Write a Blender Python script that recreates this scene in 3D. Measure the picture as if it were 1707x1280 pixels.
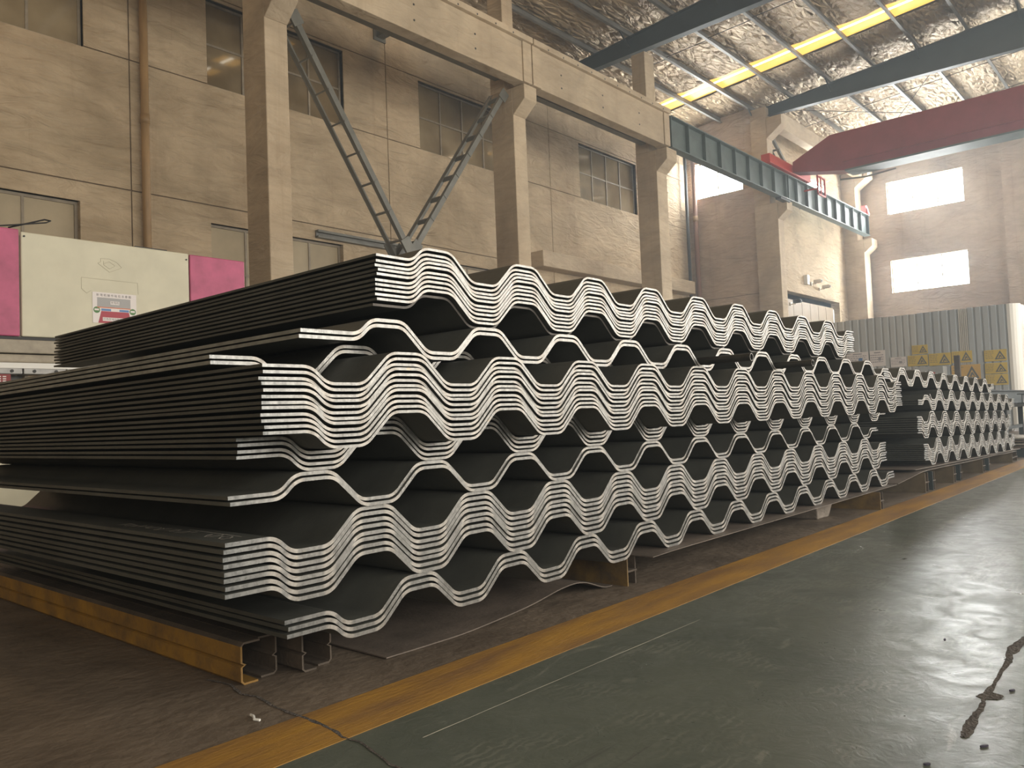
import bpy, bmesh, math, random
from mathutils import Vector, Matrix
random.seed(7)
SC = bpy.context.scene
for o in list(bpy.data.objects):
    bpy.data.objects.remove(o, do_unlink=True)
COL = SC.collection

# ---------------------------------------------------------------- camera
CAMH = 0.75
yaw, pitch, roll, FPX = 0.71937156, 0.04339146, -0.03955084, 1336.8
fw = Vector((math.cos(yaw) * math.cos(pitch), math.sin(yaw) * math.cos(pitch), math.sin(pitch)))
rt = fw.cross(Vector((0, 0, 1))).normalized()
up = rt.cross(fw)
r2 = rt * math.cos(roll) + up * math.sin(roll)
u2 = -rt * math.sin(roll) + up * math.cos(roll)
cd = bpy.data.cameras.new('camera')
cam = bpy.data.objects.new('camera', cd)
COL.objects.link(cam)
M = Matrix(((r2.x, u2.x, -fw.x, 0), (r2.y, u2.y, -fw.y, 0), (r2.z, u2.z, -fw.z, CAMH), (0, 0, 0, 1)))
cam.matrix_world = M
cd.sensor_fit = 'HORIZONTAL'
cd.sensor_width = 36.0
cd.lens = FPX / 1707.0 * 36.0
cd.clip_start = 0.05
cd.clip_end = 200
SC.camera = cam

# ---------------------------------------------------------------- world, light, exposure
w = bpy.data.worlds.new('daylight')
SC.world = w
w.use_nodes = True
bg = w.node_tree.nodes['Background']
bg.inputs[0].default_value = (0.92, 0.97, 1.0, 1)
bg.inputs[1].default_value = 2.0
vs = w.node_tree.nodes.new('ShaderNodeVolumeScatter')      # thin dusty haze in the hall's air
vs.inputs['Color'].default_value = (0.80, 0.91, 1.0, 1)
vs.inputs['Density'].default_value = 0.0065
vs.inputs['Anisotropy'].default_value = 0.35
w.node_tree.links.new(vs.outputs[0], w.node_tree.nodes['World Output'].inputs['Volume'])
SC.view_settings.view_transform = 'Standard'
SC.view_settings.look = 'None'
SC.view_settings.exposure = 0.5
SC.view_settings.gamma = 1.0
SC.view_settings.use_curve_mapping = False

def area(name, loc, target, sx, sy, power, color):
    l = bpy.data.lights.new(name, 'AREA')
    l.shape = 'RECTANGLE'
    l.size, l.size_y = sx, sy
    l.energy = power
    l.color = color
    o = bpy.data.objects.new(name, l)
    COL.objects.link(o)
    o.location = loc
    d = Vector(target) - Vector(loc)
    o.rotation_euler = d.to_track_quat('-Z', 'Y').to_euler()
    return o

WARM = (1.0, 0.94, 0.84)
WINX = (-4.5, 2.5, 9.5, 16.5, 23.5, 30.5)      # window bays of the wall on the camera's right
for i, x in enumerate(WINX):
    area('side_window_daylight', (x, -8.95, 4.1), (x, 0, 4.1), 5.0, 5.2, 520, WARM)

# ---------------------------------------------------------------- materials
def new_mat(name):
    m = bpy.data.materials.new(name)
    m.use_nodes = True
    nt = m.node_tree
    return m, nt, nt.nodes['Principled BSDF']

def N(nt, t, **kw):
    n = nt.nodes.new(t)
    for k, v in kw.items():
        if k in n.inputs:
            n.inputs[k].default_value = v
        else:
            setattr(n, k, v)
    return n

def mat(name, col, rough=0.6, metal=0.0, var=0.0, scale=4.0, bump=0.0, bscale=40.0, stretch=(1, 1, 1), spec=0.5, col2=None, rvar=0.0):
    m, nt, b = new_mat(name)
    b.inputs['Roughness'].default_value = rough
    b.inputs['Metallic'].default_value = metal
    b.inputs['Specular IOR Level'].default_value = spec
    if var == 0 and bump == 0 and col2 is None and rvar == 0:
        b.inputs['Base Color'].default_value = (*col, 1)
        return m
    g = N(nt, 'ShaderNodeNewGeometry')
    mp = N(nt, 'ShaderNodeMapping')
    mp.inputs['Scale'].default_value = stretch
    nt.links.new(g.outputs['Position'], mp.inputs['Vector'])
    n = N(nt, 'ShaderNodeTexNoise', Scale=scale, Detail=8.0, Roughness=0.62)
    nt.links.new(mp.outputs[0], n.inputs['Vector'])
    r = N(nt, 'ShaderNodeValToRGB')
    c2 = col2 or tuple(max(0, c * (1 - var)) for c in col)
    c1 = col if col2 else tuple(c * (1 + var * 0.6) for c in col)
    r.color_ramp.elements[0].position = 0.32
    r.color_ramp.elements[1].position = 0.66
    r.color_ramp.elements[0].color = (*c2, 1)
    r.color_ramp.elements[1].color = (*c1, 1)
    nt.links.new(n.outputs['Fac'], r.inputs['Fac'])
    nt.links.new(r.outputs[0], b.inputs['Base Color'])
    if rvar:
        mr = N(nt, 'ShaderNodeMapRange')
        mr.inputs['To Min'].default_value = max(0.02, rough - rvar)
        mr.inputs['To Max'].default_value = min(1, rough + rvar)
        nt.links.new(n.outputs['Fac'], mr.inputs['Value'])
        nt.links.new(mr.outputs[0], b.inputs['Roughness'])
    if bump:
        n2 = N(nt, 'ShaderNodeTexNoise', Scale=bscale, Detail=6.0)
        nt.links.new(mp.outputs[0], n2.inputs['Vector'])
        bp = N(nt, 'ShaderNodeBump', Strength=bump, Distance=0.02)
        nt.links.new(n2.outputs['Fac'], bp.inputs['Height'])
        nt.links.new(bp.outputs[0], b.inputs['Normal'])
    return m

def ramp(nt, src, p0, p1, c0, c1):
    r = N(nt, 'ShaderNodeValToRGB')
    r.color_ramp.elements[0].position = p0
    r.color_ramp.elements[1].position = p1
    r.color_ramp.elements[0].color = (*c0, 1)
    r.color_ramp.elements[1].color = (*c1, 1)
    nt.links.new(src, r.inputs['Fac'])
    return r.outputs[0]

def noise(nt, vec, scale, stretch=(1, 1, 1), detail=8.0, rough=0.6, dist=0.0, rot=(0, 0, 0)):
    mp = N(nt, 'ShaderNodeMapping')
    mp.inputs['Scale'].default_value = stretch
    mp.inputs['Rotation'].default_value = rot
    nt.links.new(vec, mp.inputs['Vector'])
    n = N(nt, 'ShaderNodeTexNoise', Scale=scale, Detail=detail, Roughness=rough, Distortion=dist)
    nt.links.new(mp.outputs[0], n.inputs['Vector'])
    return n.outputs['Fac']

def mixc(nt, fac, a, b, mode='MIX'):
    mx = N(nt, 'ShaderNodeMix', data_type='RGBA', blend_type=mode)
    for sock, v in ((mx.inputs[0], fac), (mx.inputs[6], a), (mx.inputs[7], b)):
        if isinstance(v, (int, float)): sock.default_value = v
        elif isinstance(v, tuple): sock.default_value = (*v, 1)
        else: nt.links.new(v, sock)
    return mx.outputs[2]

def mat_plaster(name, light, dark, bump=0.45):
    m, nt, b = new_mat(name)
    b.inputs['Roughness'].default_value = 0.8
    b.inputs['Specular IOR Level'].default_value = 0.25
    P = N(nt, 'ShaderNodeNewGeometry').outputs['Position']
    c = ramp(nt, noise(nt, P, 0.55, (1, 1, 1.3), 10, 0.62, 0.7), 0.34, 0.62, dark, light)
    sweep = ramp(nt, noise(nt, P, 2.2, (0.55, 0.55, 2.2), 7, 0.6, 1.4), 0.30, 0.55, (0.80, 0.76, 0.72), (1, 1, 1))
    c = mixc(nt, 0.6, c, sweep, 'MULTIPLY')
    streak = ramp(nt, noise(nt, P, 1.0, (3.0, 3.0, 0.14), 8, 0.7), 0.30, 0.44, (0.62, 0.53, 0.45), (1, 1, 1))
    c = mixc(nt, 0.35, c, streak, 'MULTIPLY')
    blot = ramp(nt, noise(nt, P, 0.22, (1, 1, 0.8), 6, 0.6, 0.4), 0.36, 0.5, (0.74, 0.68, 0.62), (1, 1, 1))
    c = mixc(nt, 0.6, c, blot, 'MULTIPLY')
    nt.links.new(c, b.inputs['Base Color'])
    h = noise(nt, P, 1.7, (0.7, 0.7, 2.4), 6, 0.5, 1.6)
    bp = N(nt, 'ShaderNodeBump', Strength=bump, Distance=0.14)
    nt.links.new(h, bp.inputs['Height'])
    nt.links.new(bp.outputs[0], b.inputs['Normal'])
    return m

def mat_emit(name, col, strength):
    m, nt, b = new_mat(name)
    b.inputs['Base Color'].default_value = (0, 0, 0, 1)
    b.inputs['Emission Color'].default_value = (*col, 1)
    b.inputs['Emission Strength'].default_value = strength
    return m

M_WALL = mat_plaster('aged_plaster', (0.60, 0.485, 0.335), (0.41, 0.325, 0.215), 0.8)
M_WALL2 = mat_plaster('aged_plaster_far', (0.54, 0.43, 0.32), (0.40, 0.31, 0.225), 0.7)
M_CONC = mat_plaster('painted_concrete', (0.60, 0.495, 0.355), (0.43, 0.35, 0.25), 0.4)
M_JOINT = mat('dark_joint_filler', (0.16, 0.12, 0.08), 0.9)  # dark backing visible in the open panel joints
M_STEEL = mat('mill_scale_steel', (0.066, 0.069, 0.061), 0.48, 0.0, 0.35, 2.5, 0.06, 60, spec=0.5)
M_CUT = None
M_GIRD = mat('green_grey_painted_steel', (0.12, 0.155, 0.15), 0.5, 0, 0.2, 3)
M_RAFT = mat('dark_slate_painted_steel', (0.045, 0.062, 0.07), 0.5, 0, 0.15, 2)
M_BRACE = mat('grey_green_brace_paint', (0.16, 0.16, 0.14), 0.5, 0, 0.25, 3)
M_PURL = mat('galvanised_purlin', (0.17, 0.17, 0.16), 0.5, 0.2, 0.2, 5)
M_RED = mat('crane_red_paint', (0.26, 0.045, 0.055), 0.45, 0, 0.15, 2)
M_RED2 = mat('bright_red_paint', (0.5, 0.05, 0.04), 0.45)
M_FRAME = mat('grey_window_frame', (0.30, 0.255, 0.19), 0.6, 0, 0.25, 6)
M_PIPE = mat('ochre_drainpipe', (0.36, 0.23, 0.105), 0.5, 0, 0.3, 3, stretch=(1, 1, 0.3))
M_GALV = mat('galvanised_sheet', (0.42, 0.45, 0.47), 0.42, 0.6, 0.18, 1.2, stretch=(1, 1, 0.2))
M_CREAM = mat('cream_machine_paint', (0.60, 0.575, 0.44), 0.5, 0, 0.10, 2, 0.03, 20)
M_PINK = mat('pink_machine_paint', (0.47, 0.09, 0.19), 0.5, 0, 0.22, 4)
M_MBEAM = mat('dusty_beige_steel', (0.36, 0.32, 0.25), 0.6, 0, 0.25, 6)
M_DARK = mat('dark_recess_steel', (0.03, 0.03, 0.03), 0.6)
M_WHITE = mat('white_strip', (0.72, 0.72, 0.68), 0.5)
M_GREYM = mat('grey_tool_steel', (0.30, 0.30, 0.29), 0.45, 0.3, 0.2, 12)
M_BLACK = mat('black_rubber', (0.012, 0.012, 0.013), 0.6)
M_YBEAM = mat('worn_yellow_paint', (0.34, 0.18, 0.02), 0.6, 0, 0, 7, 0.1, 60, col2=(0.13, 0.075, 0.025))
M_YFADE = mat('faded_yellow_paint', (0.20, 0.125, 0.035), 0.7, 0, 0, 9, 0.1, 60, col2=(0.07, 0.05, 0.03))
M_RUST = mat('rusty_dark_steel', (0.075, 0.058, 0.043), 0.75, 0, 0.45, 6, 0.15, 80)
M_PLATE = mat('weathered_steel_plate', (0.13, 0.105, 0.085), 0.6, 0, 0.4, 4, 0.1, 60)
M_LINE = None
M_CRACK = mat('broken_concrete', (0.085, 0.073, 0.062), 0.95, 0, 0.5, 30, 0.6, 120)
M_CHIP = mat('dark_paint_chip', (0.03, 0.025, 0.045), 0.7)
M_SIGNY = mat('yellow_board', (0.62, 0.46, 0.10), 0.6, 0, 0.08, 3)
M_SIGNO = mat('orange_yellow_board', (0.60, 0.38, 0.11), 0.6, 0, 0.08, 3)
M_SIGNW = mat('pale_notice_paper', (0.78, 0.73, 0.71), 0.6)
M_TRI = mat('warning_triangle_ink', (0.12, 0.13, 0.13), 0.6)
M_INK = mat('faded_ink', (0.30, 0.24, 0.12), 0.7)
M_INKG = mat('grey_ink', (0.34, 0.32, 0.34), 0.7)
M_BLUE = mat('sign_blue', (0.10, 0.22, 0.45), 0.5)
M_SRED = mat('sign_red', (0.36, 0.02, 0.045), 0.45)
M_SGRN = mat('sign_green', (0.07, 0.20, 0.05), 0.5)
M_SGRY = mat('sign_grey', (0.36, 0.36, 0.36), 0.5)
M_SORG = mat('sign_orange', (0.62, 0.18, 0.08), 0.5)
M_PAPER = mat('laminated_paper', (0.68, 0.64, 0.62), 0.35)
M_TEXT = mat('sign_text', (0.10, 0.09, 0.10), 0.6)
M_CHALK = mat('chalk', (0.42, 0.39, 0.34), 0.9)
M_SCR = mat('pale_scratch', (0.55, 0.53, 0.45), 0.7)
M_DAY = mat_emit('daylit_glass', (0.96, 1.0, 1.0), 36.0)
M_SKYY = mat_emit('yellow_translucent_sheet', (1.0, 0.52, 0.10), 1.3)
M_SKYW = mat_emit('clear_translucent_sheet', (1.0, 0.93, 0.75), 4.5)
M_DOOR = mat('door_sheet', (0.34, 0.265, 0.175), 0.6, 0, 0.15, 2, stretch=(1, 1, 0.3))
M_WOODB = mat('old_concrete_block', (0.22, 0.19, 0.16), 0.85, 0, 0.3, 10, 0.3, 60)
M_CCTV = mat('camera_white', (0.55, 0.5, 0.42), 0.5)

def build_cut():
    m, nt, b = new_mat('bright_cut_edge')
    b.inputs['Metallic'].default_value = 1.0
    P = N(nt, 'ShaderNodeNewGeometry').outputs['Position']
    at = N(nt, 'ShaderNodeAttribute', attribute_name='bend')
    flat = ramp(nt, noise(nt, P, 70.0, (1, 1, 0.5), 6, 0.7), 0.34, 0.6, (0.15, 0.155, 0.155), (0.31, 0.315, 0.31))
    curv = ramp(nt, noise(nt, P, 40.0, (1, 1, 1), 6, 0.7), 0.3, 0.6, (0.27, 0.252, 0.226), (0.46, 0.44, 0.405))
    c = mixc(nt, at.outputs['Fac'], flat, curv)
    rust = ramp(nt, noise(nt, P, 9.0, (1, 1, 3), 6, 0.7), 0.66, 0.74, (0, 0, 0), (1, 1, 1))
    c = mixc(nt, rust, c, (0.42, 0.33, 0.22))
    nt.links.new(c, b.inputs['Base Color'])
    mr = N(nt, 'ShaderNodeMapRange')
    mr.inputs['To Min'].default_value = 0.36
    mr.inputs['To Max'].default_value = 0.52
    nt.links.new(at.outputs['Fac'], mr.inputs['Value'])
    nt.links.new(mr.outputs[0], b.inputs['Roughness'])
    bp = N(nt, 'ShaderNodeBump', Strength=0.4, Distance=0.002)
    nt.links.new(noise(nt, P, 260.0, (1, 1, 0.25), 3), bp.inputs['Height'])
    nt.links.new(bp.outputs[0], b.inputs['Normal'])
    return m
M_CUT = build_cut()

M_EDGE = mat('ground_side_edge', (0.30, 0.31, 0.29), 0.45, 0.5, 0.3, 14)

def build_foil():
    m, nt, b = new_mat('crinkled_insulation_foil')
    b.inputs['Metallic'].default_value = 0.6
    b.inputs['Roughness'].default_value = 0.40
    g = N(nt, 'ShaderNodeNewGeometry')
    mp = N(nt, 'ShaderNodeMapping')
    mp.inputs['Rotation'].default_value = (0, 0, 0.5)
    mp.inputs['Scale'].default_value = (0.55, 1.5, 1)
    nt.links.new(g.outputs['Position'], mp.inputs['Vector'])
    n = N(nt, 'ShaderNodeTexNoise', Scale=2.6, Detail=5.0, Roughness=0.6, Distortion=0.9)
    nt.links.new(mp.outputs[0], n.inputs['Vector'])
    v = N(nt, 'ShaderNodeTexVoronoi', Scale=3.4, feature='DISTANCE_TO_EDGE')
    nt.links.new(mp.outputs[0], v.inputs['Vector'])
    ad = N(nt, 'ShaderNodeMath', operation='ADD')
    nt.links.new(n.outputs['Fac'], ad.inputs[0])
    mu = N(nt, 'ShaderNodeMath', operation='MULTIPLY')
    mu.inputs[1].default_value = 0.7
    nt.links.new(v.outputs['Distance'], mu.inputs[0])
    nt.links.new(mu.outputs[0], ad.inputs[1])
    bp = N(nt, 'ShaderNodeBump', Strength=1.0, Distance=0.28)
    nt.links.new(ad.outputs[0], bp.inputs['Height'])
    nt.links.new(bp.outputs[0], b.inputs['Normal'])
    n2 = N(nt, 'ShaderNodeTexNoise', Scale=0.8, Detail=5.0)
    nt.links.new(g.outputs['Position'], n2.inputs['Vector'])
    r = N(nt, 'ShaderNodeValToRGB')
    r.color_ramp.elements[0].position = 0.3
    r.color_ramp.elements[1].position = 0.7
    r.color_ramp.elements[0].color = (0.25, 0.18, 0.105, 1)
    r.color_ramp.elements[1].color = (0.47, 0.365, 0.235, 1)
    nt.links.new(n2.outputs['Fac'], r.inputs['Fac'])
    nt.links.new(r.outputs[0], b.inputs['Base Color'])
    return m
M_FOIL = build_foil()

def build_glass():
    m, nt, b = new_mat('dusty_glass_roof_reflection')  # golden brown of the reflected roof is put into the dusty pane colour
    b.inputs['Base Color'].default_value = (0.085, 0.068, 0.042, 1)
    b.inputs['Roughness'].default_value = 0.06
    b.inputs['Specular IOR Level'].default_value = 0.9
    b.inputs['Coat Weight'].default_value = 0.5
    b.inputs['Coat Roughness'].default_value = 0.03
    g = N(nt, 'ShaderNodeNewGeometry')
    n = N(nt, 'ShaderNodeTexNoise', Scale=0.9, Detail=5.0)
    nt.links.new(g.outputs['Position'], n.inputs['Vector'])
    r = N(nt, 'ShaderNodeValToRGB')
    r.color_ramp.elements[0].position = 0.35
    r.color_ramp.elements[1].position = 0.7
    r.color_ramp.elements[0].color = (0.16, 0.115, 0.06, 1)
    r.color_ramp.elements[1].color = (0.34, 0.27, 0.165, 1)
    nt.links.new(n.outputs['Fac'], r.inputs['Fac'])
    nt.links.new(r.outputs[0], b.inputs['Base Color'])
    return m
M_GLASS = build_glass()
M_GLASSL = mat('pale_frosted_glass', (0.44, 0.37, 0.25), 0.25, 0, 0.15, 1.2)

def build_green():
    m, nt, b = new_mat('worn_green_epoxy')
    P = N(nt, 'ShaderNodeNewGeometry').outputs['Position']
    base = ramp(nt, noise(nt, P, 1.3, (1, 1, 1), 9, 0.65, 0.8), 0.3, 0.7, (0.060, 0.074, 0.058), (0.105, 0.118, 0.092))
    # fan shaped tyre and trowel scuffs: fine ripples kept to patches
    mp = N(nt, 'ShaderNodeMapping')
    nt.links.new(P, mp.inputs['Vector'])
    wv = N(nt, 'ShaderNodeTexWave', wave_type='RINGS', Scale=13.0, Distortion=9.0, Detail=4.0)
    wv.inputs['Detail Scale'].default_value = 1.6
    nt.links.new(mp.outputs[0], wv.inputs['Vector'])
    fan = ramp(nt, wv.outputs['Fac'], 0.55, 0.8, (0, 0, 0), (1, 1, 1))
    patch = ramp(nt, noise(nt, P, 2.1, (1, 1, 1), 5, 0.55, 1.5), 0.52, 0.62, (0, 0, 0), (0.55, 0.55, 0.55))
    k = mixc(nt, 1.0, fan, patch, 'MULTIPLY')
    smear = ramp(nt, noise(nt, P, 3.5, (0.5, 1.6, 1), 8, 0.62, 2.5, (0, 0, 0.5)), 0.60, 0.68, (0, 0, 0), (0.8, 0.8, 0.8))
    k = mixc(nt, 1.0, k, smear, 'LIGHTEN')
    c = mixc(nt, k, base, (0.165, 0.172, 0.138))
    scr = ramp(nt, noise(nt, P, 14.0, (0.08, 2.6, 1), 4, 0.6, 0.3, (0, 0, -0.25)), 0.66, 0.70, (0, 0, 0), (0.5, 0.5, 0.5))
    c = mixc(nt, scr, c, (0.05, 0.05, 0.045))
    nt.links.new(c, b.inputs['Base Color'])
    mr = N(nt, 'ShaderNodeMapRange')
    mr.inputs['From Min'].default_value = 0.3
    mr.inputs['From Max'].default_value = 0.7
    mr.inputs['To Min'].default_value = 0.26
    mr.inputs['To Max'].default_value = 0.47
    nt.links.new(noise(nt, P, 6.0, (1, 1, 1), 8, 0.65, 1.5), mr.inputs['Value'])
    nt.links.new(mr.outputs[0], b.inputs['Roughness'])
    bp = N(nt, 'ShaderNodeBump', Strength=0.22, Distance=0.006)
    nt.links.new(noise(nt, P, 16.0, (1, 1, 1), 6, 0.6, 2.0), bp.inputs['Height'])
    nt.links.new(bp.outputs[0], b.inputs['Normal'])
    b.inputs['Specular IOR Level'].default_value = 0.6
    return m
M_GREEN = build_green()
M_FLOOR = mat('brown_grimy_concrete', (0.165, 0.130, 0.095), 0.6, 0, 0.0, 2.4, 0.35, 22, col2=(0.084, 0.065, 0.048), spec=0.4, rvar=0.15)
M_LINE = mat('worn_yellow_line_paint', (0.40, 0.215, 0.035), 0.5, 0, 0.0, 3.4, 0.12, 40, stretch=(0.45, 2.2, 1), col2=(0.20, 0.11, 0.045), spec=0.4)

# ---------------------------------------------------------------- mesh helpers
class MB:
    def __init__(s):
        s.v, s.f, s.m = [], [], []
    def quadbox(s, P, mi=0):
        b = len(s.v)
        s.v += P
        for f in ((0, 3, 2, 1), (4, 5, 6, 7), (0, 1, 5, 4), (1, 2, 6, 5), (2, 3, 7, 6), (3, 0, 4, 7)):
            s.f.append(tuple(b + i for i in f)); s.m.append(mi)
        return s
    def box(s, x0, x1, y0, y1, z0, z1, mi=0):
        return s.quadbox([(x0, y0, z0), (x1, y0, z0), (x1, y1, z0), (x0, y1, z0), (x0, y0, z1), (x1, y0, z1), (x1, y1, z1), (x0, y1, z1)], mi)
    def bar(s, a, b, wx, wy, mi=0, upv=(0, 0, 1)):
        a, b = Vector(a), Vector(b)
        d = (b - a).normalized()
        u = Vector(upv)
        if abs(d.dot(u)) > 0.98:
            u = Vector((0, 1, 0))
        x = d.cross(u).normalized() * wx / 2
        y = x.cross(d).normalized() * wy / 2
        P = [tuple(a - x - y), tuple(a + x - y), tuple(a + x + y), tuple(a - x + y), tuple(b - x - y), tuple(b + x - y), tuple(b + x + y), tuple(b - x + y)]
        return s.quadbox(P, mi)
    def prism(s, poly, axis, a0, a1, mi=0):
        # poly: list of 2D points; axis 'x' -> (y,z), 'y' -> (x,z), 'z' -> (x,y)
        def P(p, a):
            return {'x': (a, p[0], p[1]), 'y': (p[0], a, p[1]), 'z': (p[0], p[1], a)}[axis]
        b = len(s.v); n = len(poly)
        s.v += [P(p, a0) for p in poly] + [P(p, a1) for p in poly]
        for i in range(n):
            j = (i + 1) % n
            s.f.append((b + i, b + j, b + n + j, b + n + i)); s.m.append(mi)
        s.f.append(tuple(b + i for i in reversed(range(n)))); s.m.append(mi)
        s.f.append(tuple(b + n + i for i in range(n))); s.m.append(mi)
        return s
    def tube(s, pts, r, n=10, mi=0, cap=True):
        pts = [Vector(p) for p in pts]
        rings = []
        pu = None
        for i, p in enumerate(pts):
            d = (pts[min(i + 1, len(pts) - 1)] - pts[max(i - 1, 0)]).normalized()
            if pu is None:
                pu = Vector((0, 0, 1)) if abs(d.z) < 0.9 else Vector((1, 0, 0))
            x = d.cross(pu).normalized(); y = x.cross(d).normalized(); pu = y
            b = len(s.v)
            s.v += [tuple(p + x * r * math.cos(2 * math.pi * k / n) + y * r * math.sin(2 * math.pi * k / n)) for k in range(n)]
            rings.append(b)
        for a, b in zip(rings, rings[1:]):
            for k in range(n):
                s.f.append((a + k, a + (k + 1) % n, b + (k + 1) % n, b + k)); s.m.append(mi)
        if cap:
            s.f.append(tuple(rings[0] + k for k in reversed(range(n)))); s.m.append(mi)
            s.f.append(tuple(rings[-1] + k for k in range(n))); s.m.append(mi)
        return s
    def mesh(s, name, mats):
        me = bpy.data.meshes.new(name)
        me.from_pydata([tuple(p) for p in s.v], [], s.f)
        ms = mats if isinstance(mats, (list, tuple)) else [mats]
        for m in ms:
            me.materials.append(m)
        me.polygons.foreach_set('material_index', s.m)
        bm = bmesh.new(); bm.from_mesh(me)
        bmesh.ops.recalc_face_normals(bm, faces=bm.faces)
        bm.to_mesh(me); bm.free()
        me.update()
        return me
    def build(s, name, mats, parent=None, smooth=False):
        me = s.mesh(name, mats)
        if smooth:
            for p in me.polygons: p.use_smooth = True
        o = bpy.data.objects.new(name, me)
        COL.objects.link(o)
        if parent is not None:
            link_parent(o, parent)
        return o

def link_parent(o, parent):
    o.parent = parent
    o.matrix_parent_inverse = parent.matrix_basis.inverted()

def tag(o, label=None, cat=None, group=None, kind=None):
    if label: o['label'] = label
    if cat: o['category'] = cat
    if group: o['group'] = group
    if kind: o['kind'] = kind
    return o

def empty(name, loc=(0, 0, 0)):
    o = bpy.data.objects.new(name, None)
    o.empty_display_size = 0.1
    COL.objects.link(o)
    o.location = loc
    o.matrix_basis = Matrix.Translation(loc)
    return o

def share(name, me, loc=(0, 0, 0), parent=None):
    o = bpy.data.objects.new(name, me)
    COL.objects.link(o)
    if parent is not None:
        link_parent(o, parent)
        o.location = loc
    else:
        o.location = loc
    return o

def bevel(o, wdt=0.01, seg=2):
    md = o.modifiers.new('bevel', 'BEVEL')
    md.width = wdt; md.segments = seg; md.limit_method = 'ANGLE'; md.angle_limit = math.radians(40)
    return o

def text_mesh(name, body, size, mtl, M4, parent=None, thick=0.0):
    cu = bpy.data.curves.new(name, 'FONT')
    cu.body = body; cu.size = size; cu.align_x = 'CENTER'; cu.align_y = 'CENTER'; cu.extrude = thick
    t = bpy.data.objects.new(name + '_tmp', cu)
    COL.objects.link(t)
    dg = bpy.context.evaluated_depsgraph_get()
    me = bpy.data.meshes.new_from_object(t.evaluated_get(dg))
    bpy.data.objects.remove(t, do_unlink=True)
    me.materials.clear(); me.materials.append(mtl)
    me.transform(M4)
    o = bpy.data.objects.new(name, me)
    COL.objects.link(o)
    if parent is not None:
        link_parent(o, parent)
    return o

# ---------------------------------------------------------------- floor
def poly_sheet(name, pts, z, mtl, parent=None, th=0.002):
    return MB().prism(pts, 'z', z, z + th).build(name, mtl, parent)

XE = 37.5        # end wall
fl = MB().box(-8, XE + 0.3, 1.72, 15.0, -0.2, 0.0).build('floor', M_FLOOR)
tag(fl, 'bare grimy brown concrete floor under the stacks', kind='structure')
fg = MB().box(-8, XE + 0.3, -9.3, 1.72, -0.2, 0.0).build('floor_coating', M_GREEN)
tag(fg, 'worn grey green epoxy aisle floor', kind='structure')
ln = MB().box(-2, XE, 1.612, 1.835, -0.001, 0.0015).build('trim_1', M_LINE)
tag(ln, 'worn yellow painted line along the aisle edge', kind='structure')

def crack(name, pts, w0, parent, z=0.0018, mtl=None):
    """ragged ribbon along pts"""
    L, R = [], []
    rnd = random.Random(len(pts))
    sub = []
    for a, b in zip(pts, pts[1:]):
        for k in range(4):
            t = k / 4
            sub.append((a[0] + (b[0] - a[0]) * t, a[1] + (b[1] - a[1]) * t))
    sub.append(pts[-1])
    for i, p in enumerate(sub):
        a = sub[max(i - 1, 0)]; b = sub[min(i + 1, len(sub) - 1)]
        dx, dy = b[0] - a[0], b[1] - a[1]; l = math.hypot(dx, dy) or 1
        wd = w0 * rnd.uniform(0.35, 1.3)
        L.append((p[0] - dy / l * wd, p[1] + dx / l * wd))
        R.append((p[0] + dy / l * w0 * rnd.uniform(0.3, 1.1), p[1] - dx / l * w0 * rnd.uniform(0.3, 1.1)))
    mb = MB(); b0 = 0
    mb.v = [(x, y, z) for x, y in L] + [(x, y, z) for x, y in R]
    n = len(L)
    for i in range(n - 1):
        mb.f.append((i, n + i, n + i + 1, i + 1)); mb.m.append(0)
    return mb.build(name, mtl or M_CRACK, parent)

crack('floor_crack', [(1.215, 2.34), (1.234, 2.227), (1.208, 2.126), (1.222, 2.064), (1.206, 1.944), (1.206, 1.832), (1.206, 1.754), (1.2, 1.682), (1.187, 1.624)], 0.006, fl)
crack('floor_crack', [(1.187, 1.624), (1.193, 1.567), (1.176, 1.491), (1.155, 1.413), (1.16, 1.25), (1.15, 0.9)], 0.004, fg)
CR = [(3.6, 0.50), (3.2, 0.502), (2.979, 0.501), (2.906, 0.509), (2.814, 0.517), (2.7, 0.504), (2.524, 0.492), (2.436, 0.49), (2.36, 0.493), (2.309, 0.501), (2.305, 0.485), (2.25, 0.482), (2.185, 0.483), (2.122, 0.485), (2.051, 0.48), (2.017, 0.473), (2.012, 0.464), (2.044, 0.457), (2.083, 0.458), (2.123, 0.46), (2.177, 0.469), (2.215, 0.466), (2.267, 0.471), (2.3, 0.479), (2.312, 0.454), (2.352, 0.447), (2.366, 0.477), (2.454, 0.48), (2.599, 0.486), (2.664, 0.481), (2.748, 0.492), (2.793, 0.485), (2.891, 0.487), (3.2, 0.492)]
rc = random.Random(5)
CR2 = []
for a, b in zip(CR, CR[1:] + CR[:1]):
    for t in (0, .25, .5, .75):
        CR2.append((a[0] + (b[0] - a[0]) * t + rc.uniform(-.004, .004), a[1] + (b[1] - a[1]) * t + rc.uniform(-.0022, .0022)))
MB().prism(CR2, 'z', 0.0005, 0.0015).build('floor_crack', M_CRACK, fg)
crack('floor_scratch', [(1.3, 1.465), (1.6, 1.461), (2.0, 1.455), (2.3, 1.45), (2.626, 1.444)], 0.0016, fg, 0.0012, M_SCR)
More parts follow.
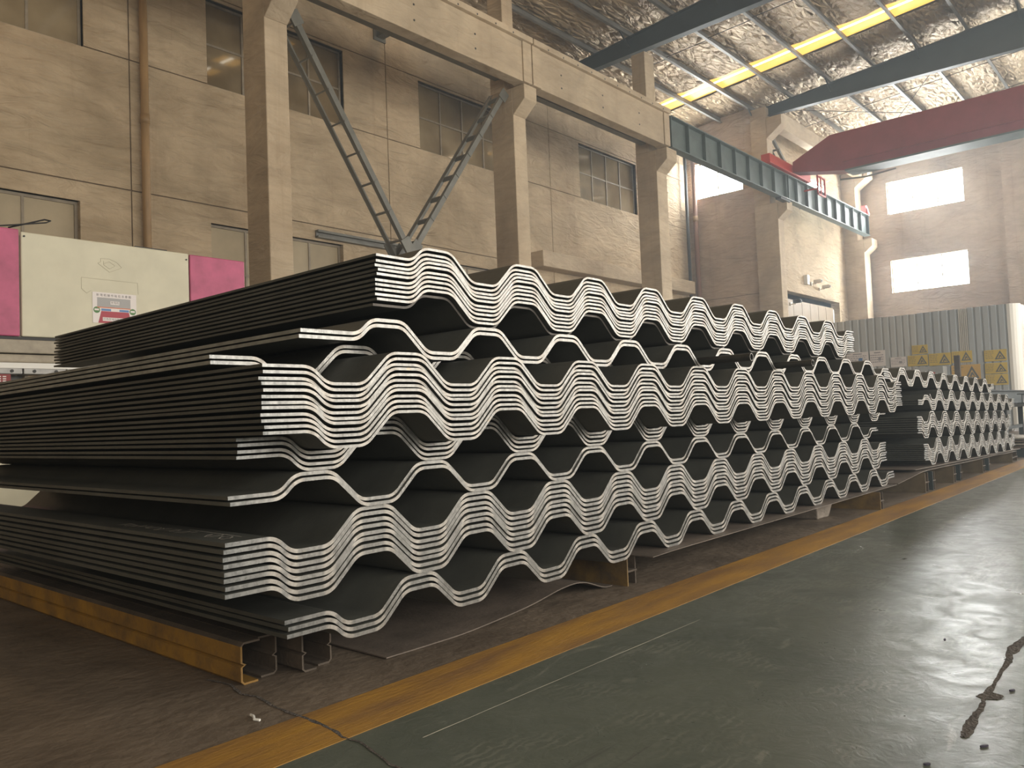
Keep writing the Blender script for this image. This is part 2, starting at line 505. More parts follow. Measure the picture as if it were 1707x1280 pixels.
for i, (x, y, a) in enumerate([(2.804, 0.687, 0.2), (2.405, 0.438, -0.5), (1.985, 0.422, -0.6), (1.821, 0.495, -0.7)]):
    r = 0.010
    rnd = random.Random(i)
    pts = []
    for k in range(7):
        t = 2 * math.pi * k / 7
        ex, ey = r * math.cos(t) * rnd.uniform(0.7, 1.2), r * 0.38 * math.sin(t) * rnd.uniform(0.7, 1.2)
        pts.append((x + ex * math.cos(a) - ey * math.sin(a), y + ex * math.sin(a) + ey * math.cos(a)))
    o = MB().prism(pts, 'z', 0.0006, 0.004).build('paint_chip', M_CHIP)
    tag(o, ['small dark chip lying in the bright glare on the aisle floor', 'small dark chip just beside the widest part of the floor crack', 'small dark chip beyond the rounded end of the floor crack', 'small dark chip near the bottom edge of the aisle floor'][i], 'chip', 'dark chips on the aisle floor')
o = MB().tube([(1.131, 1.945, 0.004), (1.128, 1.925, 0.006), (1.118, 1.905, 0.005), (1.124, 1.888, 0.005)], 0.0035, 6).build('cable_tie', M_WHITE)
tag(o, 'small white curled cable tie on brown floor near the yellow line', 'cable tie')

# ---------------------------------------------------------------- walls
def wall_panels(axis, pos, thick, u0, u1, v0, v1, openings, uj, vj, gap=0.012):
    """axis 'y': wall in plane y=pos (u = x); 'x': wall in plane x=pos (u = y). thick away from room."""
    us = sorted(set([u0, u1] + [o[0] for o in openings] + [o[1] for o in openings] + list(uj)))
    vs = sorted(set([v0, v1] + [o[2] for o in openings] + [o[3] for o in openings] + list(vj)))
    us = [u for u in us if u0 <= u <= u1]; vs = [v for v in vs if v0 <= v <= v1]
    mb = MB()
    for a, b in zip(us, us[1:]):
        for c, d in zip(vs, vs[1:]):
            mu, mv = (a + b) / 2, (c + d) / 2
            if any(o[0] < mu < o[1] and o[2] < mv < o[3] for o in openings):
                continue
            ga = gap if a in uj else 0; gb = gap if b in uj else 0
            gc = gap if c in vj else 0; gd = gap if d in vj else 0
            if axis == 'y':
                mb.box(a + ga, b - gb, pos, pos + thick, c + gc, d - gd, 0)
                if ga or gb or gc or gd:
                    mb.box(a, b, pos + 0.03, pos + thick - 0.01, c, d, 1)
            else:
                mb.box(pos, pos + thick, a + ga, b - gb, c + gc, d - gd, 0)
                if ga or gb or gc or gd:
                    mb.box(pos + 0.03, pos + thick - 0.01, a, b, c, d, 1)
    return mb

YW = 14.7
UP = (7.64, 9.40)
LO = (2.95, 4.85)
WUP = [(2.28, 5.63), (7.95, 11.30), (13.63, 16.98), (20.42, 23.76)]
WLO = [(2.18, 5.53), (7.96, 11.15), (13.63, 16.98)]
ops = [(a, b, *UP) for a, b in WUP] + [(a, b, *LO) for a, b in WLO]
wl = wall_panels('y', YW, 0.3, -8, 27.45, 0, 13, ops, [6.42, 12.57, 18.9], [5.2, 7.64, 9.47]).build('wall_left', [M_WALL, M_JOINT])
tag(wl, 'tall aged beige plaster wall with windows behind the columns', kind='structure')

WN = [0]
def window(u0, u1, v0, v1, pos, axis, ncol, nrow, glass, depth=0.12, fr=0.05, name=None, label='', reveal=True):
    WN[0] += 1
    c = ((u0 + u1) / 2, pos, v0) if axis == 'y' else (pos, (u0 + u1) / 2, v0)
    e = empty('window_%d' % WN[0], c)
    tag(e, label, kind='structure')
    def B(mb, a, b, d0, d1, z0, z1):
        if axis == 'y': mb.box(a, b, pos + d0, pos + d1, z0, z1)
        else: mb.box(pos + d0, pos + d1, a, b, z0, z1)
    mb = MB()
    d0, d1 = depth, depth + 0.06
    B(mb, u0, u1, d0, d1, v1 - fr, v1); B(mb, u0, u1, d0, d1, v0, v0 + fr)
    B(mb, u0, u0 + fr, d0, d1, v0 + fr, v1 - fr); B(mb, u1 - fr, u1, d0, d1, v0 + fr, v1 - fr)
    mb.build('window_frame', M_FRAME, e)
    cw = (u1 - u0 - 2 * fr) / ncol; ch = (v1 - v0 - 2 * fr) / nrow
    m = 0.022
    for i in range(1, ncol):
        q = MB(); x = u0 + fr + i * cw; B(q, x - m, x + m, d0 + .005, d1 - .005, v0 + fr, v1 - fr); q.build('mullion', M_FRAME, e)
    for j in range(1, nrow):
        q = MB(); z = v0 + fr + j * ch; B(q, u0 + fr, u1 - fr, d0 + .01, d1 - .01, z - m, z + m); q.build('transom', M_FRAME, e)
    rnd = random.Random(WN[0])
    for i in range(ncol):
        for j in range(nrow):
            q = MB()
            a = u0 + fr + i * cw; z = v0 + fr + j * ch
            t1, t2, t3 = (rnd.uniform(-.006, .006) for _ in range(3))
            g0, g1 = d0 + .03, d0 + .036
            if axis == 'y':
                q.quadbox([(a, pos + g0 + t1, z), (a + cw, pos + g0 + t2, z), (a + cw, pos + g1 + t2, z), (a, pos + g1 + t1, z), (a, pos + g0 + t3, z + ch), (a + cw, pos + g0 + t2 + t3 - t1, z + ch), (a + cw, pos + g1 + t2 + t3 - t1, z + ch), (a, pos + g1 + t3, z + ch)])
            else:
                q.box(pos + g0, pos + g1, a, a + cw, z, z + ch)
            g = glass(i, j) if callable(glass) else glass
            q.build('pane', g, e)
    return e

for k, (a, b) in enumerate(WUP):
    window(a, b, UP[0], UP[1], YW, 'y', 4, 2, M_GLASS, label='upper eight pane window with dusty glass, roof reflection put into its colour')
for k, (a, b) in enumerate(WLO):
    window(a, b, LO[0], LO[1], YW, 'y', 4, 2, M_GLASSL, label='lower window with pale dusty glass')
# jog wall between third and fourth columns (faces the camera)
XJ = 27.43
wj = wall_panels('x', XJ, 0.3, 12.05, YW, 0, 13, [(12.5, 14.53, 8.77, 10.10)], [], [4.9]).build('wall_jog', [M_WALL2, M_JOINT])
tag(wj, 'brown plaster return wall with one bright window', kind='structure')
window(12.5, 14.53, 8.77, 10.10, XJ, 'x', 2, 1, M_DAY, fr=0.04, label='overexposed bright window on the return wall')
# continuation of the long wall
YL2 = 12.05
wl2 = wall_panels('y', YL2, 0.3, XJ + 0.3, XE, 0, 13, [(29.8, 35.35, 0, 5.2), (31.6, 34.6, 9.0, 10.15)], [], []).build('wall_side', [M_WALL, M_JOINT])
tag(wl2, 'sunlit beige wall with sliding door between the far columns', kind='structure')
window(31.6, 34.6, 9.0, 10.15, YL2, 'y', 3, 1, M_DAY, fr=0.04, label='bright high window above the far sliding door')
# end wall
WE = [(7.4, 10.42, 9.08, 10.50), (7.4, 10.42, 5.60, 7.02), (-2.0, 1.0, 9.08, 10.5), (-2.0, 1.0, 5.6, 7.02), (-7.5, -4.5, 9.08, 10.5), (-7.5, -4.5, 5.6, 7.02)]
we = wall_panels('x', XE, 0.3, -9, YL2 + 0.3, 0, 13.5, WE, [], []).build('wall_end', [M_WALL2, M_JOINT])
tag(we, 'far end wall of brownish plaster with bright windows', kind='structure')
for k, r in enumerate(WE):
    window(*r, XE, 'x', 3, 1, M_DAY, fr=0.04, label=['upper overexposed window on the far end wall', 'lower overexposed window on the far end wall', 'bright window further right on the far end wall'][min(k, 2)])
p = MB().box(XE - 0.45, XE, 5.1, 5.95, 0, 11.6).build('trim_2', M_WALL2)
tag(p, 'plaster pilaster at the right of the far end wall', kind='structure')
# the wall on the camera's right and the wall behind the camera (outside the frame)
wr = wall_panels('y', -9.3, 0.3, -8, XE, 0, 14.2, [(x - 2.5, x + 2.5, 1.5, 6.7) for x in WINX], [], []).build('wall_right', [M_WALL, M_JOINT])
tag(wr, 'side wall with large daylight windows', kind='structure')
wb = MB().box(-8.3, -8, -9.3, YW + 0.3, 0, 14.2).build('wall_back', M_WALL)
tag(wb, 'plain wall behind the viewpoint', kind='structure')

# sliding door panels in the far side wall
d = empty('door_1', (32.6, YL2 + 0.15, 0))
tag(d, 'beige sliding door of vertical sheets in the far side wall', kind='structure')
nx = 6
for i in range(nx):
    a = 29.85 + i * 0.87
    MB().box(a + 0.01, a + 0.86, YL2 + 0.12, YL2 + 0.17, 0.02, 4.95).build('door_panel', M_DOOR, d)
MB().box(35.08, 35.2, YL2 + 0.14, YL2 + 0.16, 3.6, 4.9).build('daylight_gap', mat_emit('door_gap_daylight', (0.95, 1, 1), 1.6), d)
MB().box(29.6, 35.6, YL2 - 0.06, YL2, 5.2, 5.5).build('door_lintel', M_WALL, d)
MB().box(35.35, 35.6, YL2 - 0.06, YL2, 0, 5.2).build('door_jamb', M_WALL, d)

# drainpipe
e = empty('drainpipe', (6.64, 14.58, 0))
tag(e, 'ochre vertical drainpipe on the left wall', 'pipe')
MB().tube([(6.64, 14.58, 0.0), (6.64, 14.58, 11.25)], 0.075, 14).build('pipe', M_PIPE, e, True)
for z in (3.0, 6.55, 9.6):
    MB().tube([(6.64, 14.58, z - 0.09), (6.64, 14.58, z + 0.09)], 0.085, 14).build('collar', M_PIPE, e, True)
e = empty('drainpipe', (27.2, 14.4, 0))
tag(e, 'brown vertical pipe in the corner beside the return wall', 'pipe')
MB().tube([(27.25, 14.35, 0), (27.25, 14.35, 11.1)], 0.09, 12).build('pipe', mat('brown_pipe', (0.20, 0.10, 0.06), 0.6), e, True)
for z in (4, 8): MB().tube([(27.25, 14.35, z - 0.1), (27.25, 14.35, z + 0.1)], 0.105, 12).build('collar', M_PIPE, e, True)
o = MB().tube([(26.9, 14.5, 0), (26.9, 14.5, 11.2)], 0.06, 10).build('corner_conduit', M_DARK, None, True)
tag(o, 'thin dark conduit in the wall corner left of the brown pipe', 'conduit')

# concrete canopy and batten on the left wall
cn = MB().box(17.82, 26.75, 14.23, YW, 5.09, 5.55).build('concrete_canopy', M_CONC)
bevel(cn, 0.02); tag(cn, 'long concrete canopy ledge on the wall below the middle window', 'ledge')
e = empty('wall_channel', (11.7, 14.62, 4.98)); tag(e, 'dark steel channel fixed along the wall above the lower window', 'channel')
MB().box(10.4, 13.3, 14.58, 14.70, 5.02, 5.07).build('upper_flange', M_BRACE, e)
MB().box(10.4, 13.3, 14.66, 14.70, 4.92, 5.02).build('web', M_BRACE, e)
MB().box(10.4, 13.3, 14.58, 14.70, 4.90, 4.94).build('lower_flange', M_BRACE, e)

# ---------------------------------------------------------------- columns, crane runway
CX = [(7.06, 7.49), (13.18, 13.60), (19.18, 19.72), (27.33, 27.81), (36.54, 37.3)]
CLAB = ['concrete column nearest the camera, left of the steel braces', 'concrete column carrying the joint between the two concrete girders', 'concrete column where the concrete girder meets the green steel girder', 'concrete column at the corner of the return wall under the crane', 'concrete column in the far corner beside the end wall']
for k, (a, b) in enumerate(CX):
    yb = 11.85 if k < 3 else YL2
    e = empty('concrete_column', ((a + b) / 2, 11.5, 0))
    tag(e, CLAB[k], 'column', 'concrete columns along the crane runway')
    bevel(MB().box(a, b, 11.2, yb, 0, 8.0).build('shaft', M_CONC, e), 0.015)
    bevel(MB().prism([(11.195, 7.40), (10.86, 7.68), (10.86, 8.0), (11.195, 8.0)], 'x', a, b).build('corbel', M_CONC, e), 0.012)
    if k < 3:
        bevel(MB().box(a, b - 0.05, 11.42, yb, 8.002, 10.85).build('upper_post', M_CONC, e), 0.012)
    else:
        bevel(MB().box(a, b, 11.46, YL2, 8.002, 11.5 if k == 3 else 11.4).build('upper_post', M_CONC, e), 0.012)
        bevel(MB().prism([(11.455, 10.35), (10.9, 10.74), (10.9, 11.08), (11.455, 11.08)], 'x', a, b).build('upper_corbel', M_CONC, e), 0.012)

def concrete_girder(x0, x1, label):
    e = empty('concrete_girder', ((x0 + x1) / 2, 10.95, 8.0)); tag(e, label, 'girder', 'concrete crane girders')
    y0, y1 = 10.80, 11.14
    bevel(MB().box(x0 + 0.28, x1 - 0.28, y0 + 0.03, y1 - 0.03, 8.01, 8.90).build('web', M_CONC, e), 0.01)
    for a, b in ((x0, x0 + 0.28), (x1 - 0.28, x1)):
        bevel(MB().box(a, b, y0, y1, 8.01, 8.90).build('end_block', M_CONC, e), 0.01)
    bevel(MB().box(x0, x1, y0 - 0.06, y1 + 0.06, 8.90, 9.03).build('top_flange', M_CONC, e), 0.01)
    k = 0
    x = x0 + 0.5
    while x < x1 - 0.3:
        MB().tube([(x, y0 - 0.065, 8.93), (x, y0 - 0.05, 8.93)], 0.02, 6).build('bolt_hole', M_DARK, e)
        if k % 3 == 1:
            MB().tube([(x, y0 + 0.022, 8.55), (x, y0 + 0.032, 8.55)], 0.022, 6).build('bolt_hole', M_DARK, e)
            MB().tube([(x, y0 + 0.022, 8.25), (x, y0 + 0.032, 8.25)], 0.022, 6).build('bolt_hole', M_DARK, e)
        x += 0.55; k += 1
    return e
concrete_girder(7.30, 13.40, 'near concrete crane girder between the first two columns')
concrete_girder(13.44, 19.30, 'far concrete crane girder running to the green steel girder')
e = empty('concrete_girder', (4, 10.95, 8.0)); tag(e, 'concrete crane girder left of the nearest column', 'girder', 'concrete crane girders')
MB().box(-6, 7.26, 10.80, 11.14, 8.01, 8.90).build('web', M_CONC, e); MB().box(-6, 7.26, 10.74, 11.2, 8.9, 9.03).build('top_flange', M_CONC, e)

e = empty('steel_girder', (27.5, 10.95, 8.0)); tag(e, 'grey green steel crane girder with evenly spaced web stiffeners', 'girder')
gx0, gx1 = 19.36, 36.1
MB().box(gx0, gx1, 10.90, 10.92, 8.04, 8.86).build('web', M_GIRD, e)
MB().box(gx0, gx1, 10.76, 11.06, 8.86, 8.89).build('top_flange', M_GIRD, e)
MB().box(gx0, gx1, 10.78, 11.04, 8.01, 8.04).build('bottom_flange', M_GIRD, e)
MB().box(gx0, gx1, 10.88, 10.94, 8.89, 8.94).build('crane_rail', M_RAFT, e)
sme = MB().box(-0.012, 0.012, 10.79, 11.03, 8.041, 8.859).mesh('stiffener', M_GIRD)
x = gx0 + 0.02
sx = []
while x < gx1:
    sx.append(x); x += 0.98
sx.append(27.42)
for x in sorted(sx):
    o = share('stiffener', sme, (0, 0, 0), e)
    o.location = (x, 0, 0)
MB().box(gx1 - 0.35, gx1 - 0.1, 10.8, 11.0, 8.9, 9.28).prism([(10.78, 8.895), (10.78, 9.2), (10.70, 8.895)], 'x', gx1 - 0.3, gx1 - 0.15).build('end_stop', M_RED2, e)
for x in (27.2,):
    MB().box(x - 0.5, x + 0.3, 10.8, 11.0, 7.93, 8.008).build('bearing_pad', M_DARK, e)

# upper concrete beam between the two far columns, just below the roof
ub = MB().box(27.85, 36.5, 11.10, 11.45, 10.75, 11.35).build('upper_concrete_beam', M_CONC)
bevel(ub, 0.02); tag(ub, 'pale concrete beam under the roof between the two far columns', 'beam')
# tie channel behind the near girder
tb = MB().box(7.6, 13.1, 11.45, 11.62, 8.25, 8.40).build('tie_beam', M_BRACE)
tag(tb, 'dark steel tie beam just behind the near concrete girder', 'beam')
tb = MB().box(13.7, 19.1, 11.45, 11.62, 8.20, 8.30).build('tie_beam', M_BRACE)
tag(tb, 'dark steel tie beam just behind the far concrete girder', 'beam')
e = empty('wall_strut', (12.4, 14.7, 10.1)); tag(e, 'short dark steel strut from the wall joint towards the near girder', 'strut')
MB().box(12.3, 12.5, 11.7, 14.66, 10.05, 10.08).box(12.3, 12.5, 11.7, 14.66, 10.22, 10.25).box(12.39, 12.41, 11.7, 14.66, 10.08, 10.22).build('beam', M_BRACE, e)
MB().box(12.22, 12.58, 14.66, 14.7, 9.98, 10.32).build('base_plate', M_BRACE, e)

# laced V brace between the first two columns
def laced(name, p0, p1, nb, label, y0=11.24, y1=11.70):
    e = empty(name, (p0[0], 11.5, p0[1])); tag(e, label, 'brace', 'laced steel braces')
    a, b = Vector((p0[0], 0, p0[1])), Vector((p1[0], 0, p1[1]))
    d = (b - a).normalized()
    for y in (y0, y1):
        mb = MB().bar((a.x, y, a.z), (b.x, y, b.z), 0.11, 0.016, upv=(0, 1, 0))
        n = Vector((-d.z, 0, d.x))
        off = n * 0.04
        s = 1 if y == y0 else -1
        mb.bar((a.x + off.x, y + s * 0.045, a.z + off.z), (b.x + off.x, y + s * 0.045, b.z + off.z), 0.014, 0.09, upv=(0, 1, 0))
        mb.build('chord', M_BRACE, e)
    for i in range(nb):
        t = (i + 0.7) / nb
        c = a + (b - a) * t
        MB().bar((c.x, y0 - 0.02, c.z), (c.x, y1 + 0.02, c.z), 0.09, 0.03, upv=tuple(d)).build('batten', M_BRACE, e)
    for y in (y0 - 0.02, y1 + 0.02):
        g0 = a + d * 0.0; g1 = a + d * 0.42
        MB().bar((g0.x, y, g0.z), (g1.x, y, g1.z), 0.22, 0.014, upv=(0, 1, 0)).build('gusset_plate', M_BRACE, e)
    g0 = b - d * 0.25
    MB().bar((g0.x, y0 - 0.02, g0.z), (b.x, y0 - 0.02, b.z), 0.22, 0.012, upv=(0, 1, 0)).build('gusset_plate', M_BRACE, e)
    return e
laced('laced_brace', (10.16, 3.85), (7.61, 7.72), 8, 'left laced steel brace sloping up to the nearest column')
laced('laced_brace', (10.10, 3.85), (13.06, 7.90), 8, 'right laced steel brace sloping up to the second column', 11.30, 11.74)
laced('laced_brace', (31.2, 8.6), (27.88, 10.72), 6, 'short laced steel brace behind the red crane beam', 11.55, 11.85)

# ---------------------------------------------------------------- roof
def zr(y):          # top of rafters / underside of purlins
    return 11.56 + 0.082 * (11.2 - y)
cl = empty('ceiling', (15, 3, 11.5)); tag(cl, 'sloping roof lined with crinkled silver insulation foil', kind='structure')
YR0, YR1 = -9.3, 15.0
SKY = [(24.25, 25.25), (12.6, 13.4), (3.4, 4.2), (34.6, 35.0)]
xs = [-8.3] + sorted(sum([list(s) for s in SKY], [])) + [XE + 0.3]
py = [14.45, 13.2, 11.98]
y = 10.60
while y > -9:
    py.append(y); y -= 1.385
ybreaks = [YR1] + py + [YR0]
for i in range(0, len(xs) - 1, 2):
    a, b = xs[i], xs[i + 1]
    for y1, y0 in zip(ybreaks, ybreaks[1:]):
        q = MB()
        ny = 5
        sag = 0.05
        nxs = max(1, int((b - a) / 1.5))
        rnd = random.Random(i * 100 + int(y1 * 10))
        for ix in range(nxs + 1):
            for k in range(ny + 1):
                t = k / ny; yy = y1 + (y0 - y1) * t; xx = a + (b - a) * ix / nxs
                q.v.append((xx, yy, zr(yy) + 0.21 - sag * math.sin(math.pi * t) * rnd.uniform(0.5, 1.3)))
        for ix in range(nxs):
            for k in range(ny):
                q.f.append((ix * (ny + 1) + k, ix * (ny + 1) + k + 1, (ix + 1) * (ny + 1) + k + 1, (ix + 1) * (ny + 1) + k)); q.m.append(0)
        q.build('insulation_panel', M_FOIL, cl, True)
for a, b in SKY:
    for u0, u1, mt in ((a, a + 0.33, M_SKYY), (a + 0.33, a + 0.45, M_SKYW), (a + 0.45, b, M_SKYY)):
        q = MB()
        for yy in (YR1, YR0):
            z = zr(yy) + 0.24
            q.v += [(u0, yy, z), (u1, yy, z), (u0, yy, z + 0.02), (u1, yy, z + 0.02)]
        q.f = [(0, 4, 5, 1), (2, 3, 7, 6), (0, 2, 6, 4), (1, 5, 7, 3)]; q.m = [0] * 4
        q.build('skylight_strip', mt, cl)
# closing roof sheet above
q = MB()
q.v = [(-8.3, YR1, zr(YR1) + 0.32), (XE + .3, YR1, zr(YR1) + 0.32), (XE + .3, YR0, zr(YR0) + 0.32), (-8.3, YR0, zr(YR0) + 0.32)]
q.v += [(a, b_, c + 0.05) for a, b_, c in q.v]
q.f = [(0, 1, 2, 3), (4, 7, 6, 5), (0, 4, 5, 1), (1, 5, 6, 2), (2, 6, 7, 3), (3, 7, 4, 0)]; q.m = [0] * 6
q.build('roof_sheet', M_GALV, cl)
for y in py:
    z = zr(y)
    q = MB()
    q.box(-8, XE, y - 0.05, y + 0.035, z + 0.001, z + 0.012).box(-8, XE, y + 0.023, y + 0.035, z + 0.012, z + 0.2).box(-8, XE, y + 0.023, y + 0.09, z + 0.18, z + 0.195)
    q.build('purlin', M_PURL, cl)
# sag rods between purlins
for x in (21.4, 30.8, 33.9):
    for y1, y0 in zip(py[1:], py[2:12]):
        MB().tube([(x, y1, zr(y1) + 0.06), (x + 0.25, y0, zr(y0) + 0.14)], 0.012, 5).build('sag_rod', M_DARK, cl)
# rafters (tapered I sections)
for X, y_end, zb0, zb1 in ((19.4, 14.6, 10.93, 11.10), (27.6, 11.9, 11.22, 11.02), (7.3, 14.6, 10.93, 11.1), (-2, 14.6, 10.93, 11.1), (13.4, 14.6, 10.93, 11.1), (36.6, 11.9, 11.22, 11.02)):
    if X in (7.3, 13.4):
        pass
    def zb(y):
        return zb0 + (zb1 - zb0) * (y_end - y) / (y_end - 3.0) if y > 3 else zb1 + (3 - y) * 0.082
    ys = [y_end, 3.0, -9.0]
    q = MB()
    for ya, yb_ in zip(ys, ys[1:]):
        ta, tb_ = zr(ya) - 0.004, zr(yb_) - 0.004
        ba, bb = zb(ya), zb(yb_)
        def slab(x0, x1, za0, za1, zb0_, zb1_):
            q.quadbox([(x0, ya, za0), (x1, ya, za0), (x1, yb_, zb0_), (x0, yb_, zb0_), (x0, ya, za1), (x1, ya, za1), (x1, yb_, zb1_), (x0, yb_, zb1_)])
        slab(X - 0.006, X + 0.006, ba + 0.012, ta - 0.012, bb + 0.012, tb_ - 0.012)
        slab(X - 0.11, X + 0.11, ta - 0.012, ta, tb_ - 0.012, tb_)
        slab(X - 0.11, X + 0.11, ba, ba + 0.012, bb, bb + 0.012)
    q.build('rafter', M_RAFT, cl)
for a, b in (((28.0, 10.8, 11.35), (36.4, 5.6, 11.9)), ((28.0, 5.7, 11.85), (36.4, 10.8, 11.4)), ((28, 4.5, 11.7), (36.4, 1.5, 12.1))):
    MB().tube([a, b], 0.014, 5).build('bracing_rod', M_DARK, cl)
# fly braces next to the rafters
for X in (19.4, 27.6):
    for y in py[2:11:2]:
        MB().bar((X - 0.55, y, zr(y) + 0.02), (X - 0.08, y, zr(y) - 0.32), 0.04, 0.04).build('fly_brace', M_RAFT, cl)

# ---------------------------------------------------------------- overhead crane
e = empty('overhead_crane', (27.4, 10.9, 8.94)); tag(e, 'dark red overhead crane bridge spanning from the runway girder', 'crane')
bevel(MB().box(25.8, 29.4, 10.74, 11.06, 8.98, 9.30).build('end_truck', M_RED2, e), 0.02)
for x in (26.1, 29.1):
    MB().tube([(x, 10.84, 9.02), (x, 10.98, 9.02)], 0.085, 14).build('wheel', M_DARK, e)
br = MB().prism([(10.70, 9.36), (9.38, 9.98), (-8.5, 9.98), (-8.5, 8.66), (8.95, 8.66), (10.70, 9.0)], 'x', 27.62, 28.2).build('bridge_beam', M_RED, e)
bevel(br, 0.015)
MB().box(27.56, 27.62, -8.5, 9.0, 8.95, 8.98).build('beam_seam', M_RED, e)
MB().box(27.50, 28.3, -8.5, 8.9, 8.60, 8.655).build('bottom_rail', M_GIRD, e)
MB().box(28.6, 28.65, 10.2, 10.72, 8.5, 8.55).box(28.6, 28.65, 10.2, 10.25, 8.3, 9.0).box(29.3, 29.35, 10.2, 10.25, 8.3, 9.0).box(28.6, 29.35, 10.2, 10.25, 8.95, 9.0).box(28.6, 29.35, 10.2, 10.25, 8.3, 8.35).box(28.9, 28.94, 10.2, 10.24, 8.3, 9.0).build('service_cage', M_RED2, e)
MB().tube([(27.9, 9.2, 8.6), (27.9, 9.2, 8.45), (28.4, 8.5, 8.5), (28.6, 7.6, 8.62)], 0.03, 8).build('feed_cable', M_BRACE, e)

# ---------------------------------------------------------------- corrugated sheets
PITCH, DEP, FLAT, RUN = 0.45, 0.092, 0.125, 0.10

def centreline(start, npk, flange0, flange1):
    h = DEP / 2
    pts = [(0, 0), (flange0, 0)]
    x = flange0 + RUN / 2
    lev = -h if start == 'down' else h
    peaks = 0
    while True:
        pts += [(x, lev), (x + FLAT, lev)]
        x += FLAT
        if lev > 0: peaks += 1
        if lev < 0 and peaks == npk:
            x += RUN / 2
            break
        x += RUN
        lev = -lev
    pts += [(x, 0), (x + flange1, 0)]
    return pts

def fillet(pts, r, n=4):
    out = [(*pts[0], 0.0)]
    for a, b, c in zip(pts, pts[1:], pts[2:]):
        A, B, C_ = Vector(a), Vector(b), Vector(c)
        d1 = (A - B); d2 = (C_ - B)
        l1, l2 = d1.length, d2.length
        d1.normalize(); d2.normalize()
        ang = d1.angle(d2)
        if ang > 3.1:
            out.append((*b, 0.0)); continue
        tl = min(r / math.tan(ang / 2), l1 * 0.48, l2 * 0.48)
        rr = tl * math.tan(ang / 2)
        P1, P2 = B + d1 * tl, B + d2 * tl
        bis = (d1 + d2).normalized()
        O = B + bis * (rr / math.sin(ang / 2))
        v1 = P1 - O; v2 = P2 - O
        a1 = math.atan2(v1.y, v1.x); a2 = math.atan2(v2.y, v2.x)
        da = (a2 - a1 + math.pi) % (2 * math.pi) - math.pi
        for k in range(n + 1):
            t = a1 + da * k / n
            out.append((O.x + rr * math.cos(t), O.y + rr * math.sin(t), 1.0 if 0 < k < n else 0.35))
    out.append((*pts[-1], 0.0))
    return out

def sheet_mesh(name, start, npk, t, L, fl0=0.15, fl1=0.15, cut=None, side=0):
    cl_ = fillet(centreline(start, npk, fl0, fl1), 0.068, 5)
    n = len(cl_)
    top, bot = [], []
    for i, p in enumerate(cl_):
        a = cl_[max(i - 1, 0)]; b = cl_[min(i + 1, n - 1)]
        d = Vector((b[0] - a[0], b[1] - a[1])).normalized()
        nx_, nz_ = -d.y, d.x
        top.append((p[0] + nx_ * t / 2, p[1] + nz_ * t / 2))
        bot.append((p[0] - nx_ * t / 2, p[1] - nz_ * t / 2))
    mb = MB()
    for y in (0, L):
        mb.v += [(x, y, z) for x, z in top] + [(x, y, z) for x, z in bot]
    T0, B0, T1, B1 = 0, n, 2 * n, 3 * n
    for i in range(n - 1):
        mb.f.append((T0 + i, T0 + i + 1, T1 + i + 1, T1 + i)); mb.m.append(0)
        mb.f.append((B0 + i + 1, B0 + i, B1 + i, B1 + i + 1)); mb.m.append(0)
        mb.f.append((B0 + i, B0 + i + 1, T0 + i + 1, T0 + i)); mb.m.append(1)
        mb.f.append((B1 + i + 1, B1 + i, T1 + i, T1 + i + 1)); mb.m.append(1)
    mb.f.append((B0, T0, T1, B1)); mb.m.append(2 if side else 0)
    mb.f.append((B0 + n - 1, B1 + n - 1, T1 + n - 1, T0 + n - 1)); mb.m.append(0)
    me = bpy.data.meshes.new(name)
    me.from_pydata(mb.v, [], mb.f)
    me.materials.append(M_STEEL); me.materials.append(cut or M_CUT); me.materials.append(M_EDGE)
    me.polygons.foreach_set('material_index', mb.m)
    at = me.attributes.new('bend', 'FLOAT', 'POINT')
    at.data.foreach_set('value', [p[2] for p in cl_] * 4)
    for p in me.polygons:
        p.use_smooth = (p.material_index == 0 and len(p.vertices) == 4)
    me.update()
    # sharp edges at the rims
    bm = bmesh.new(); bm.from_mesh(me)
    bmesh.ops.recalc_face_normals(bm, faces=bm.faces)
    for ed in bm.edges:
        if len(ed.link_faces) == 2 and ed.calc_face_angle(0) > math.radians(40):
            ed.smooth = False
    bm.to_mesh(me); bm.free()
    return me

ORD = ['first', 'second', 'third', 'fourth', 'fifth', 'sixth', 'seventh', 'eighth', 'ninth', 'tenth', 'eleventh', 'twelfth']
M_CUTD = mat('dark_sheet_end', (0.10, 0.09, 0.08), 0.55, 0.3, 0.3, 20)  # darker end faces for the lowest sheet of the topmost bundle

